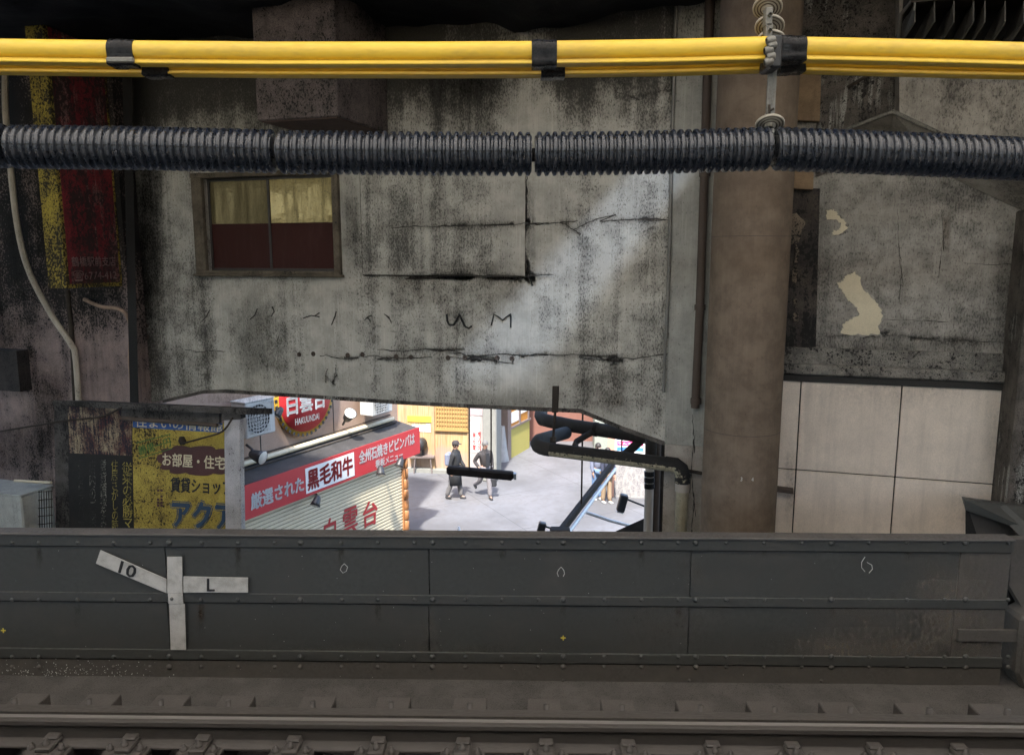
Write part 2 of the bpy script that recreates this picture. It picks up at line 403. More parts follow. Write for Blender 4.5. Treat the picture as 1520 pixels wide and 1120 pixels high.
def m_glass(name, c1, c2, rough):
    t = NT(name)
    a = t.noise(3, 4, .6); v = t.noise(9, 4, .65, (1, 1, .12)); f = t.noise(40, 3, .6)
    col = t.mix(t.ramp(v, .35, .7), c1, c2)
    col = t.mix(t.ramp(f, .5, .75, 0, .6), col, (.05, .045, .03))
    t.bump(a, .2, .02)
    t.b.inputs['Specular Tint'].default_value = (1, .82, .45, 1)
    return t.done(col, t.ramp(v, .3, .7, rough, rough + .22), 0, .7 if rough < .08 else .35)
M['amber'] = m_glass("dusty_amber_glass", (.15, .125, .065), (.085, .07, .035), .10)
M['amber2'] = m_glass("glint_amber_glass", (.26, .205, .085), (.12, .095, .04), .06)  # paler base colour stands in for the right pane's bright reflection
def m_street():
    t = NT("street_paving")
    a = t.noise(.35, 4, .6); b = t.noise(8, 4, .6); c = t.noise(60, 2, .5)
    col = t.mix(t.ramp(a, .35, .65), (.135, .139, .152), (.085, .086, .092))
    col = t.mix(t.ramp(b, .42, .75, 0, .6), col, (.085, .083, .08))
    col = t.mix(t.ramp(c, .4, .7, 0, .25), col, (.09, .09, .09))
    br = t.n("ShaderNodeTexBrick"); mp = t.n("ShaderNodeMapping"); t.put(mp.inputs[0], t.co); t.put(br.inputs[0], mp.outputs[0])
    mp.inputs["Rotation"].default_value = (0, 0, R(-28))
    br.offset = 0; br.inputs["Scale"].default_value = 1; br.inputs["Mortar Size"].default_value = .012
    br.inputs["Brick Width"].default_value = 3.6; br.inputs["Row Height"].default_value = 3.0
    col = t.mix(t.math('MULTIPLY', br.outputs["Fac"], .85), col, (.05, .05, .05))
    t.bump(b, .1, .01)
    return t.done(col, t.ramp(a, .3, .7, .5, .75), 0, .4)
M['street'] = m_street()
def m_wood():
    t = NT("honey_boards")
    v = t.noise(6, 5, .7, (1, 1, .08)); v2 = t.noise(22, 3, .6, (1, 1, .05)); a = t.noise(.8, 3)
    col = t.mix(t.ramp(v, .3, .7), (.40, .26, .12), (.30, .16, .07))
    col = t.mix(t.ramp(v2, .4, .7, 0, .6), col, (.42, .34, .23))
    col = t.mix(t.ramp(t.math('ADD', a, t.ramp(t.sep()[2], 1.3, .2, 0, .25)), .55, .7, 0, .55), col, (.25, .20, .19))
    t.bump(v2, .2, .01)
    return t.done(col, .55)
M['woodwall'] = m_wood()
def m_stone():
    t = NT("mottled_stone")
    vo = t.n("ShaderNodeTexVoronoi"); mp = t.n("ShaderNodeMapping"); t.put(mp.inputs[0], t.co); mp.inputs["Scale"].default_value = (9, 9, 4.5)
    t.put(vo.inputs["Vector"], mp.outputs[0]); vo.inputs["Scale"].default_value = 1.2
    f = t.noise(26, 4, .7)
    col = t.mix(t.ramp(f, .35, .65), (.28, .27, .27), (.13, .125, .13))
    col = t.mix(t.ramp(vo.outputs["Distance"], .35, .75, 0, .5), col, (.34, .33, .31))
    t.bump(f, .5, .02)
    return t.done(col, .85)
M['stone'] = m_stone()
def m_shaft_tint():  # tint for the added opening that casts the light shaft
    m = bpy.data.materials.new("shaft_tint_sheet"); m.use_nodes = True; t = m.node_tree
    t.nodes.clear(); o = t.nodes.new("ShaderNodeOutputMaterial"); tr = t.nodes.new("ShaderNodeBsdfTransparent")
    tr.inputs[0].default_value = (.125, .158, .225, 1); t.links.new(tr.outputs[0], o.inputs[0]); return m
def m_stain(name, c, scale=46, streak=True):
    m = bpy.data.materials.new(name); m.use_nodes = True
    t = NT.__new__(NT); t.m = m; t.t = m.node_tree; t.b = t.t.nodes["Principled BSDF"]; t.co = t.n("ShaderNodeTexCoord").outputs["Object"]
    at = t.n("ShaderNodeAttribute"); at.attribute_name = "fade"
    a = t.noise(scale * 1.5, 3, .65, (1, 1, .5)); v = t.noise(9, 4, .65, (1, 1, .06 if streak else 1)); l = t.noise(3, 3)
    d = t.math('ADD', t.math('MULTIPLY', a, .75), t.math('MULTIPLY', t.math('ADD', v, l), .38))
    d = t.math('MULTIPLY_ADD', at.outputs["Fac"], .30, d)
    hard = t.ramp(d, .98, 1.16, 0, .8); soft = t.math('MULTIPLY', t.ramp(d, .70, 1.15, 0, .6), at.outputs["Fac"])
    f = t.math('MAXIMUM', hard, soft)
    f = t.math('MULTIPLY', f, t.ramp(at.outputs["Fac"], .0, .15))
    t.put(t.b.inputs["Base Color"], c); t.b.inputs["Roughness"].default_value = .95; t.b.inputs["Specular IOR Level"].default_value = .1
    tr = t.n("ShaderNodeBsdfTransparent"); mx = t.n("ShaderNodeMixShader"); t.put(mx.inputs[0], f)
    t.t.links.new(tr.outputs[0], mx.inputs[1]); t.t.links.new(t.b.outputs[0], mx.inputs[2])
    t.t.links.new(mx.outputs[0], t.t.nodes["Material Output"].inputs[0])
    return m
M['stain'] = m_stain("soot_stain", (.016, .0145, .013)); M['stainb'] = m_stain("brown_stain", (.06, .04, .025), 30, False)
M['dust'] = m_stain("grey_dust", (.17, .15, .125), 22, False); M['lime'] = m_stain("lime_bloom", (.60, .60, .54), 34)
M['shaft_tint'] = m_shaft_tint()
def m_frosted():  # diffusing sheet added to bring daylight down on the tracks
    m = bpy.data.materials.new("frosted_diffuser"); m.use_nodes = True; t = m.node_tree
    t.nodes.clear(); o = t.nodes.new("ShaderNodeOutputMaterial"); tr = t.nodes.new("ShaderNodeBsdfTranslucent")
    tr.inputs[0].default_value = (.62, .59, .54, 1); t.links.new(tr.outputs[0], o.inputs[0]); return m
M['frosted'] = m_frosted()

# ------------------------------------------------------------------ frames of the place
WALL = Frame(PY(995, 385, 9.0), R(-17))         # the sooty facade across the tracks
G = Frame((0, 5.0, CAMZ), R(-1.1))               # girder and tracks
SHOP = Frame(PY(622, 640, 20.0), R(62))          # the front of the restaurant's awning
FAR = Frame(PZ(640, 699, 0), R(-10))

# ------------------------------------------------------------------ setting
tag(MB().box(-60, 60, 8, 80, -.3, 0).build("street", M['street']), kind="structure")
tag(MB().box(-60, 60, -30, 8, -.3, -.01).build("ground", M['pit']), kind="structure")

def g(px, py, off=0.0): return G.at(px, py, off)
zb = g(760, 1008).z                                # where the girder meets the bed
bed = MB()
xs = [-7 + i * .25 for i in range(57)]
ys = [-.98, -.80, -.62, -.44, -.30, -.15, -.02, .2, .5]
zz = [-2.96, -2.95, -2.94, -2.93, -2.92, -2.915, zb, zb, zb]
vs = []; fs = []
for i, x in enumerate(xs):
    for j, y in enumerate(ys):
        vs.append((x, y, zz[j] + (noise.noise((x * 2.3, y * 5, 1)) * .008 if j > 0 else 0)))
n = len(ys)
for i in range(len(xs) - 1):
    for j in range(n - 1): fs.append((i * n + j, (i + 1) * n + j, (i + 1) * n + j + 1, i * n + j + 1))
bed.add([G.M @ Vector(v) for v in vs], fs, True)
tag(bed.build("track_bed", M['bed']), kind="structure")
tag(MB().box(-9, 9, -4.4, .5, -3.6, -3.3, G.M).build("track_pit", M['pit']), kind="structure")
tag(MB().box(-9, 9, -12, -3.35, -1.62, -1.5, G.M).build("platform", paint("platform_paving", (.42, .38, .33), .8)), kind="structure")

# sprayed ceiling, hanging lower towards the facade
vs = []; fs = []; nx, ny = 90, 26
for i in range(nx + 1):
    for j in range(ny + 1):
        lx = -9.5 + i * 10.4 / nx; ly0 = (8.05 - WALL.o.y + lx * math.sin(R(17))) / math.cos(R(17)); ly = ly0 + j * (.12 - ly0) / ny
        h = 2.72 - .06 * lx * 0 + .10 * noise.noise((lx * .9, ly * .9, 3)) + .05 * noise.noise((lx * 3, ly * 3, 9))
        h -= .22 * max(0, noise.noise((lx * .55 + 3, .3, 0))) + .02 * (lx + 1)
        fold = math.exp(-((lx + 1.1 + ly * .5) / .35) ** 2) + math.exp(-((lx + 1.9 + ly * .6) / .4) ** 2)
        h -= .10 * fold
        vs.append(WALL.M @ Vector((lx, ly, h)))
for i in range(nx):
    for j in range(ny): a = i * (ny + 1) + j; fs.append((a, a + ny + 1, a + ny + 2, a + 1))
ZC = CAMZ - WALL.o.z
for v in vs: v.z += ZC
tag(MB().add(vs, fs, True).build("ceiling", M['ceiling']), kind="structure")

# unseen roof added to block sun; a tinted opening shapes the wall's light streak
ZR = CAMZ + 3.35
def back(p, z=ZR):
    return p - sd * ((z - p.z) / -sd.z) * 1.0 if False else p + (-sd) * ((z - p.z) / (-sd.z))
streak = [(952, 232), (1046, 232), (790, 560), (655, 560)]
sq = [back(WALL.M @ WALL.at(x, y, -.02)) for x, y in streak]
Y0, Y1, X0, X1 = -11.0, 10.6, -40.0, 40.0
outer = [Vector((X0, Y1, ZR)), Vector((X1, Y1, ZR)), Vector((X1, Y0, ZR)), Vector((X0, Y0, ZR))]
rm = MB()
sq_o = [sq[0], sq[1], sq[2], sq[3]]
YM0, YM1 = -2.2, 4.6                                  # unseen diffusing strip added to light the tracks
ysl = min(p.y for p in sq) - .05
outer2 = [Vector((X0, Y1, ZR)), Vector((X1, Y1, ZR)), Vector((X1, YM1, ZR)), Vector((X0, YM1, ZR))]
rm.add(outer2 + sq_o, [(0, 1, 5, 4), (1, 2, 6, 5), (2, 3, 7, 6), (3, 0, 4, 7)])
for xa, xb in ((X0, -8), (8, X1)): rm.add([Vector((xa, YM1, ZR)), Vector((xb, YM1, ZR)), Vector((xb, YM0, ZR)), Vector((xa, YM0, ZR))], [(0, 1, 2, 3)])
rm.add([Vector((X0, YM0, ZR)), Vector((X1, YM0, ZR)), Vector((X1, Y0, ZR)), Vector((X0, Y0, ZR))], [(0, 1, 2, 3)])
print("slit", sq)
roof = root("unseen_station_roof", "unseen dark roof above the tracks and platform, shaped to block the sun", "roof", loc=(0, 0, ZR))
rm.build("roof_deck", M['pit'], roof, W=True)
MB().add([p + Vector((0, 0, .01)) for p in sq_o], [(0, 1, 2, 3)]).build("shaft_opening", M['shaft_tint'], roof, W=True)  # unseen opening, its outline projected back from the wanted streak
MB().box(-8, 8, YM0, YM1, ZR - .004, ZR + .004).build("added_diffuser", M['frosted'], roof, W=True)
tag(MB().box(10.0, 10.3, -14.0, 5.5, -.01, ZR - .02).build('light_block_wall', M['rwall_dark']), kind='structure')  # unseen wall added to cut skylight and darken the column's right side
tag(MB().box(X0, X1, -14.4, -14.0, -.01, CAMZ + 2.2).build("light_block_wall", M['rwall_dark']), kind="structure")  # unseen rear wall added to narrow the low band of sky light
tag(MB().box(X0, X1, Y1, 11.6, ZR - .25, ZR + .2).build("viaduct_slab", M['pit']), kind="structure")  # unseen slab, cut short so sun reaches the street

# ------------------------------------------------------------------ the facade across the tracks
def wa(px, py, off=0.0): return WALL.at(px, py, off)
wall = root("concrete_facade", "broad sooty grey concrete facade with a small timber window, streaked with grime", "wall", WALL)
ZT = 2.96 + ZC - 0 + 0.45
xl, xr = wa(198, 385).x, wa(995, 385).x
wx0, wx1 = wa(306, 330).x, wa(497, 330).x
wz0, wz1 = wa(400, 402).z, wa(400, 262).z
mb = MB(); TH = .38
lowpts = quad_poly(WALL, [(207, 598), (243, 594), (303, 580), (335, 579), (450, 586), (600, 596), (700, 601), (862, 608), (925, 634), (986, 656)])
lowpts[0] = (xl, lowpts[0][1]); lowpts[-1] = (xr, lowpts[-1][1])
import bisect
def lowz(x):
    for a, b in zip(lowpts, lowpts[1:]):
        if a[0] <= x <= b[0]: return a[1] + (b[1] - a[1]) * (x - a[0]) / (b[0] - a[0])
    return lowpts[-1][1]
left = [p for p in lowpts if p[0] < wx0] + [(wx0, lowz(wx0))]
mid = [(wx0, lowz(wx0))] + [p for p in lowpts if wx0 < p[0] < wx1] + [(wx1, lowz(wx1))]
right = [(wx1, lowz(wx1))] + [p for p in lowpts if p[0] > wx1]
mb.prism(left + [(wx0, ZT), (xl, ZT)], 0, TH)
mb.prism(mid + [(wx1, wz0), (wx0, wz0)], 0, TH)
mb.prism([(wx0, wz1), (wx1, wz1), (wx1, ZT), (wx0, ZT)], 0, TH)
mb.prism(right + [(xr, ZT), (wx1, ZT)], 0, TH)
mb.build("wall", M['wall'], wall)
mb = MB()                                            # edge lip under the wall
for a, b in zip(lowpts[1:-1], lowpts[2:]):
    mb.add([(a[0], -.025, a[1] - .035), (b[0], -.025, b[1] - .035), (b[0], TH + .02, b[1] - .035), (a[0], TH + .02, a[1] - .035),
            (a[0], -.025, a[1] + .012), (b[0], -.025, b[1] + .012), (b[0], TH + .02, b[1] + .012), (a[0], TH + .02, a[1] + .012)],
           [(0, 1, 2, 3), (4, 7, 6, 5), (0, 4, 5, 1), (2, 6, 7, 3), (1, 5, 6, 2), (0, 3, 7, 4)])
mb.build("drip_edge", M['rwall_dark'], wall)
# window
win = MB()
fx0, fx1, fz0, fz1 = wa(291, 330).x, wa(506, 330).x, wa(400, 407).z, wa(400, 254).z
o1 = -.07
win.box(fx0, fx1, o1, .05, fz0, wz0); win.box(fx0, fx1, o1, .05, wz1, fz1)
win.box(fx0, wx0, o1 + .003, .05, wz0, wz1); win.box(wx1, fx1, o1 + .003, .05, wz0, wz1)
win.box(fx0 - .03, fx1 + .03, o1 - .03, .0, fz0 - .03, fz0)
window = win.build("window_frame", M['woodframe'], wall, bevel=.008)
xm = (wx0 + wx1) / 2; zm = wa(400, 331).z
def sash(x0, x1, y, up):
    b = MB(); t = .035
    b.box(x0, x1, y, y + .04, wz0, wz0 + t); b.box(x0, x1, y, y + .04, wz1 - t, wz1)
    b.box(x0, x0 + t, y + .002, y + .038, wz0 + t, wz1 - t); b.box(x1 - t, x1, y + .002, y + .038, wz0 + t, wz1 - t)
    b.build("sash", M['sash'], window)
    MB().box(x0 + t, x1 - t, y + .015, y + .022, zm, wz1 - t).build("upper_pane", up, window)
    MB().box(x0 + t, x1 - t, y + .013, y + .022, wz0 + t, zm - .003).build("lower_pane", M['maroon'], window)
sash(wx0, xm + .02, .06, M['amber']); sash(xm - .02, wx1, .015, M['amber2'])
MB().box(wx0 - .02, wx1 + .02, .2, .26, wz0 - .02, wz1 + .02).build("window_back", M['sash'], window)
# raised hatch panel with grime in its joints
px0, px1 = wa(538, 330).x, wa(780, 330).x; pz0, pz1 = wa(650, 408).z, wa(650, 240).z
hp = MB()
hp.box(px0, px1, -.028, 0.0, pz0, pz1)
hp.build("blocked_opening", M['wall'], wall)
jn = MB()
jn.box(px0 - .006, px1 + .03, -.006, 0, pz0 - .018, pz0 - .003)
jn.box(px0 - .018, px0 - .003, -.006, 0, pz0 - .01, pz1); 
jn.build("joint", M['crack'], wall)
# cracks: thin irregular grooves of dirt
def crack(pts, wd=.008, off=-.004, seed=0, fr=WALL, halo=None):
    mbk = MB(); P = []
    for (a, b) in zip(pts, pts[1:]):
        for k in range(14): P.append((a[0] + (b[0] - a[0]) * k / 8, a[1] + (b[1] - a[1]) * k / 8))
    P.append(pts[-1])
    L = []
    for i, p in enumerate(P):
        q = fr.at(p[0] + noise.noise((i * .7, seed, 0)) * 2.4, p[1] + noise.noise((i * .6, seed, 5)) * 3.0 + noise.noise((i * .13, seed, 8)) * 4, off)
        wv = wd * (.25 + 1.05 * abs(noise.noise((i * 1.3, seed, 11))))
        L.append((q, wv))
    if halo:
        hb = MB(); vs = []; fd = []
        for i, (q, wv) in enumerate(L):
            d = (L[min(i + 1, len(L) - 1)][0] - L[max(i - 1, 0)][0]).normalized(); nn = Vector((-d.z, 0, d.x)); hw = .05 + .05 * abs(noise.noise((i * .3, seed, 2)))
            for sgn, k in ((-1, 0), (0, .62), (1, 0)):
                p = q + nn * sgn * hw; p.y = q.y + .0012 - .0001 * (seed % 3); vs.append(p); fd.append(k * min(1, i / 5, (len(L) - 1 - i) / 5))
        hb.add(vs, [(i * 3 + j, i * 3 + 3 + j, i * 3 + 4 + j, i * 3 + 1 + j) for i in range(len(L) - 1) for j in (0, 1)])
        ob = hb.build("crack_stain", M['stain'], halo); at = ob.data.attributes.new("fade", 'FLOAT', 'POINT'); at.data.foreach_set("value", fd)
    for (a, wa_), (b, wb) in zip(L, L[1:]):
        d = Vector((b.x - a.x, 0, b.z - a.z)).normalized(); nn = Vector((-d.z, 0, d.x))
        mbk.add([a - nn * wa_, b - nn * wb, b + nn * wb, a + nn * wa_], [(0, 1, 2, 3)])
    return mbk
cr = [([(580, 338), (650, 336), (720, 334), (778, 332)], .010, -.032), ([(782, 258), (781, 300), (779, 350), (779, 385), (786, 408)], .022, -.004),
      ([(540, 409), (640, 409), (720, 409), (782, 409)], .008, -.03), ([(786, 333), (830, 330), (850, 340), (890, 326), (950, 326), (990, 324)], .010, -.004),
      ([(560, 520), (640, 519), (700, 528), (770, 526), (860, 527), (900, 532), (980, 527)], .011, -.004),
      ([(475, 530), (510, 531), (560, 532), (610, 531)], .008, -.004), ([(275, 519), (310, 520)], .009, -.004), ([(665, 530), (690, 532), (735, 536)], .008, -.004),
      ([(782, 409), (770, 415), (700, 412), (640, 414)], .006, -.004), ([(485, 545), (484, 560), (492, 566), (497, 560), (498, 548)], .005, -.004), ([(570, 260), (572, 195), (568, 110)], .010, -.004),
      ([(905, 112), (912, 135), (935, 142), (985, 136), (995, 112)], .005, -.004)]
ck = MB()
for i, (p, wd, off) in enumerate(cr): 
    crack(p, wd, off, i * 3.7, WALL, wall).build("crack", M['crack'], wall)
# painted scrawls, like a rounded n and an m, and fainter ones beside the window
sc = MB()
def scrawl(pts, r=.017, off=-.012):
    sc.tube([wa(x, y, off) for x, y in pts], [r * (.6 + .6 * abs(noise.noise((i * .8, pts[0][0], 2)))) for i in range(len(pts))], 6)
scrawl([(663, 466), (664, 476), (667, 482), (673, 482), (678, 474), (682, 466)], .02); scrawl([(682, 466), (686, 476), (691, 485), (696, 487), (700, 484)], .018)
scrawl([(729, 483), (731, 475), (733, 466), (740, 470), (746, 475), (752, 470), (758, 466)], .014); scrawl([(758, 466), (758, 476), (758, 486)], .017)
sc.build("painted_scrawl", M['ink'], wall)
sc = MB()
for a in ([(300, 476), (306, 470), (311, 460)], [(371, 474), (378, 468), (382, 458)], [(402, 470), (407, 462), (404, 455)], [(450, 472), (462, 468), (474, 470)], [(468, 468), (474, 464)], [(492, 482), (497, 470), (499, 462)], [(541, 475), (546, 470), (552, 468)], [(545, 470), (550, 477)], [(570, 466), (577, 470), (581, 479)], [(573, 468), (578, 473)]):
    scrawl(a, .010)
sc.build("faint_scrawl", M['crack'], wall)
bh = MB()
for x, y in [(444, 526), (465, 525), (516, 527), (538, 526), (588, 529), (610, 530), (665, 531), (690, 531), (738, 531), (760, 532), (218, 483), (219, 500)]:
    p = wa(x, y, 0); bh = MB(); bh.lathe([(0, .034), (.006, .031), (.010, .020), (.004, .017), (.003, .001)], p, (0, -1, 0), 10); bh.build("anchor_socket", M['rust'], wall)

STN = [0]
def stains(fr, rects, off, mat, parent, name="soot_stain"):
    N = 10
    for r in rects:
        mb = MB(); fade = []
        x0, y0, x1, y1, k = r[:5]; mode = r[5] if len(r) > 5 else 'all'
        STN[0] += 1; o = off - .0006 * (STN[0] % 7)
        vs = []
        for i in range(N + 1):
            for j in range(N + 1):
                u, v = i / N, j / N
                vs.append(fr.at(x0 + (x1 - x0) * u, y0 + (y1 - y0) * v, o))
                e = lambda q: min(1, min(q, 1 - q) * 3.2)
                f = e(u) * (e(v) if mode == 'all' else min(1, (1 - v) * 1.5) if mode == 'top' else min(1, v * 1.5))
                fade.append(k * f)
        mb.add(vs, [(i * (N + 1) + j, (i + 1) * (N + 1) + j, (i + 1) * (N + 1) + j + 1, i * (N + 1) + j + 1) for i in range(N) for j in range(N)])
        ob = mb.build(name, mat, parent)
        at = ob.data.attributes.new("fade", 'FLOAT', 'POINT'); at.data.foreach_set("value", fade)
stains(WALL, [(196, 100, 250, 600, 1.0), (335, 405, 425, 600, .8), (395, 430, 440, 600, .5), (575, 100, 800, 215, .9, 'top'), (780, 90, 1000, 180, .6, 'top'), (503, 255, 540, 425, .8),
              (860, 530, 950, 630, .5), (645, 445, 710, 505, .5), (240, 565, 460, 598, .6, 'bottom'), (640, 560, 870, 606, .5, 'bottom'), (772, 240, 800, 440, .6), (540, 505, 980, 550, .4), (270, 405, 520, 432, .5, 'top')], -.005, M['stain'], wall)
stains(WALL, [(538, 320, 785, 348, .5), (600, 385, 785, 414, .6)], -.034, M['stain'], wall)
stains(WALL, [(840, 540, 950, 620, .7), (690, 380, 800, 470, .6), (560, 400, 700, 470, .5)], -.004, M['stainb'], wall, "rust_stain")
# duct hood projecting from the facade
dk = root("ventilation_hood", "boxy sooty brown ventilation hood jutting from the facade under the ceiling", "duct", WALL)
x0, x1 = wa(380, 150, -1.25).x, wa(501, 150, -1.25).x; z0 = wa(440, 176, -1.25).z
MB().box(x0, x1, -1.25, -.01, z0, ZT - .3).build("hood_body", M['duct'], dk, bevel=.012)
MB().box(x0 + .04, x1 - .04, -1.21, -.05, z0 - .012, z0 + .002).build("hood_underside", paint("hood_underside", (.12, .075, .06), .8, var=.5), dk)

# pilaster between facade and column, with pipes
pil = root("concrete_pilaster", "narrow grey concrete pilaster strip between the facade and the round column", "pilaster", WALL)
pa, pb = xr + .004, wa(1062, 385).x
zc = wa(1010, 660, -.03).z
MB().box(pa, pb, -.03, .35, zc, ZT).build("shaft", M['pilaster'], pil)
MB().box(pa + .003, pb, -.034, .35, -7.0 - (WALL.o.z - CAMZ) , zc - .003).build("lower_shaft", sooty("pale_pilaster", (.46, .41, .35), (.36, .32, .27), dens=-.12, drip=.5, seed=61), pil)
ck = MB()
for p in ([(1028, 615), (1030, 650), (1026, 700), (1030, 740), (1027, 785)],):
    c = crack(p, .010, -.036, 4); ck.add(c.v, c.f)
ck.build("crack", M['crack'], pil)
t = tag(MB().tube([WALL.M @ wa(x, y, -.07) for x, y in [(1004, 10), (998, 200), (993, 400), (989, 497)]], .022, 10).tube([WALL.M @ wa(x, y, -.07) for x, y in [(989, 493), (988, 502)]], .034, 10).tube([WALL.M @ wa(x, y, -.07) for x, y in [(988, 500), (985, 582)]], .019, 10).build("conduit", M['galv']), "thin grey conduit running down the edge of the facade", "conduit")
bp = MB()
bp.tube([WALL.M @ wa(x, y, -.10) for x, y in [(1053, 0), (1046, 250), (1039, 455), (1032, 605)]], .048, 14)
for x, y in [(1046, 258), (1039, 456), (1033, 595)]: bp.tube([WALL.M @ wa(x, y - 4, -.10), WALL.M @ wa(x, y + 4, -.10)], .062, 14)
tag(bp.build("drain_pipe", M['rust']), "rusty brown drain pipe running down beside the round column", "pipe")
for px, r, lab in ((1056, .04, "slim dark cable pipe in the corner between pilaster and column"),):
    tag(MB().tube([WALL.M @ wa(px, 0, -.05), WALL.M @ wa(px - 12, 260, -.05)], r, 10).build("cable_pipe", M['blackpipe']), lab, "pipe")

# round column
cY = 8.25
cc = PY(1112, 400, cY); 
col = root("round_column", "thick round brown column standing in front of the facade", "column", loc=(cc.x, cY, 0))
rad = .40
pr = []
for z in (0, 1.2, 3.4, 5.6, 7.7, 9.2, 11.2): pr += [(z, rad), (z + .004, rad)]
MB().lathe(pr, (0, 0, 0), (0, 0, 1), 64).build("shaft", M['column'], col)
bd = MB()
for py in (350, 648):
    z = PY(1112, py, cY - rad).z
    bd.lathe([(-.003, rad), (-.002, rad + .0015), (.002, rad + .0015), (.003, rad)], (0, 0, z), (0, 0, 1), 64)
bd.build("weld_seam", M['rust'], col)
mk = MB()
for px, s_ in ((1101, '3'), (1117, '4')):
    vs, fs = textmesh(s_, .01)
    b = PY(px, 714, cY - rad - .004) - Vector((cc.x, cY, 0))
    mk.add([Vector((b.x + v.x * .05, -math.sqrt(max(0, (rad + .004) ** 2 - (b.x + v.x * .05) ** 2)), b.z + v.y * .06)) for v in vs], fs)
mk.build("painted_number", M['chalk'], col)

# ------------------------------------------------------------------ right-hand concrete and panels
RO = .30
rw = root("side_wall", "grey concrete wall with peeled cream patches right of the round column", "wall", WALL)
a0, a1 = wa(1150, 400, RO).x, wa(1530, 400, RO).x
zl = wa(1300, 545, RO).z
MB().box(a0, a1 + 1.5, RO, RO + .4, zl, ZT + .6).build("wall", M['rwall'], rw)
def blob(pts, off, seed, amp=2.2, n=6):
    out = []
    for i, (a, b) in enumerate(zip(pts, pts[1:] + pts[:1])):
        for k in range(n):
            x = a[0] + (b[0] - a[0]) * k / n; y = a[1] + (b[1] - a[1]) * k / n
            out.append(wa(x + noise.noise((x * .35, y * .35, seed)) * amp * 1.6, y + noise.noise((x * .35, y * .35, seed + 9)) * amp * 1.6, off))
    return out
for k, pts in enumerate(([(1243, 420), (1252, 415), (1258, 408), (1268, 404), (1276, 412), (1280, 428), (1296, 444), (1308, 458), (1310, 470), (1304, 484), (1306, 496), (1280, 497), (1248, 494), (1252, 480), (1262, 474), (1276, 468), (1272, 456), (1256, 442), (1250, 432)],
                         [(1226, 312), (1238, 311), (1246, 322), (1256, 330), (1257, 340), (1248, 347), (1234, 349), (1236, 343), (1246, 341), (1248, 332), (1240, 326), (1228, 326)])):
    cx0 = sum(p[0] for p in pts) / len(pts); cy0 = sum(p[1] for p in pts) / len(pts)
    b = blob([(x + (1.6 if x > cx0 else -1.6), y + (1.6 if y > cy0 else -1.6)) for x, y in pts], RO - .008, k * 5.0 + 2, 2.8); n = len(b)
    MB().add(b + [Vector((p.x, RO, p.z)) for p in b], [list(range(n))] + [(i, (i + 1) % n, (i + 1) % n + n, i + n) for i in range(n)]).build("peeled_edge", M['haunch'], rw)
    b = blob(pts, RO - .014, k * 5.0); n = len(b)
    pl = MB().add(b + [Vector((p.x, RO, p.z)) for p in b], [list(range(n))] + [(i, (i + 1) % n, (i + 1) % n + n, i + n) for i in range(n)])
    pl.build("peeled_patch", M['peel'], rw)
ck = MB()
for i, p in enumerate(([(1332, 310), (1334, 360), (1338, 400), (1336, 430)], [(1215, 500), (1280, 496), (1350, 500), (1400, 505), (1480, 506)], [(1430, 390), (1495, 392)], [(1398, 310), (1400, 350), (1396, 388)], [(1310, 474), (1370, 476)])):
    crack(p, .005, RO - .005, i + 20, WALL, rw if i == 1 else None).build("crack", M['crack'], rw)
stains(WALL, [(1205, 250, 1240, 520, .6), (1230, 270, 1500, 320, .5, 'top'), (1220, 490, 1500, 522, .6, 'bottom'), (1470, 300, 1510, 520, .6)], RO - .006, M['stain'], rw)
stains(WALL, [(1395, 300, 1415, 392, .8)], RO - .009, M['stainb'], rw, "rust_stain")
# dark rotten recess left of it
rc = root("rotten_recess", "charred vertical timber recess with crumbling edges just right of the column", "recess", WALL)
MB().prism(quad_poly(WALL, [(1165, 278), (1217, 280), (1211, 515), (1160, 518)], RO - .05), RO - .05, RO).build("board", M['timber'], rc)
for k, pts in enumerate(([(1168, 318), (1182, 316), (1196, 330), (1190, 345), (1186, 360), (1180, 362), (1168, 364), (1172, 345)], [(1181, 362), (1187, 370), (1184, 395), (1179, 396)], [(1177, 400), (1184, 400), (1183, 420), (1176, 418)], [(1178, 444), (1183, 444), (1182, 458), (1178, 458)], [(1177, 464), (1185, 464), (1185, 476), (1178, 476)])):
    b = blob(pts, RO - .09, 30 + k, 1.5, 4); n = len(b)
    cl = MB().add(b + [Vector((p.x, RO - .05, p.z)) for p in b], [list(range(n))] + [(i, (i + 1) % n, (i + 1) % n + n, i + n) for i in range(n)])
    cl.build("crumbled_edge", sooty("crumbled", (.28, .22, .16), (.18, .14, .10), dens=0, seed=66), rc)
MB().prism(quad_poly(WALL, [(1172, 253), (1208, 255), (1207, 281), (1171, 279)], RO - .16), RO - .16, RO).build("tan_block", M['tan'], rc)
MB().prism(quad_poly(WALL, [(1176, 100), (1219, 100), (1217, 180), (1176, 178)], RO - .1), RO - .1, RO).build("upper_board", M['tan'], rc)
MB().prism(quad_poly(WALL, [(1170, 60), (1335, 60), (1330, 160), (1240, 200), (1232, 255), (1212, 262), (1212, 182), (1170, 180)], RO - .03), RO - .03, RO - .001).build("stained_face", M['rwall_dark'], rc)
MB().prism(quad_poly(WALL, [(1168, -40), (1340, -40), (1336, 60), (1168, 60)], RO - .06), RO - .06, RO - .001).build("top_board", M['rwall_dark'], rc)

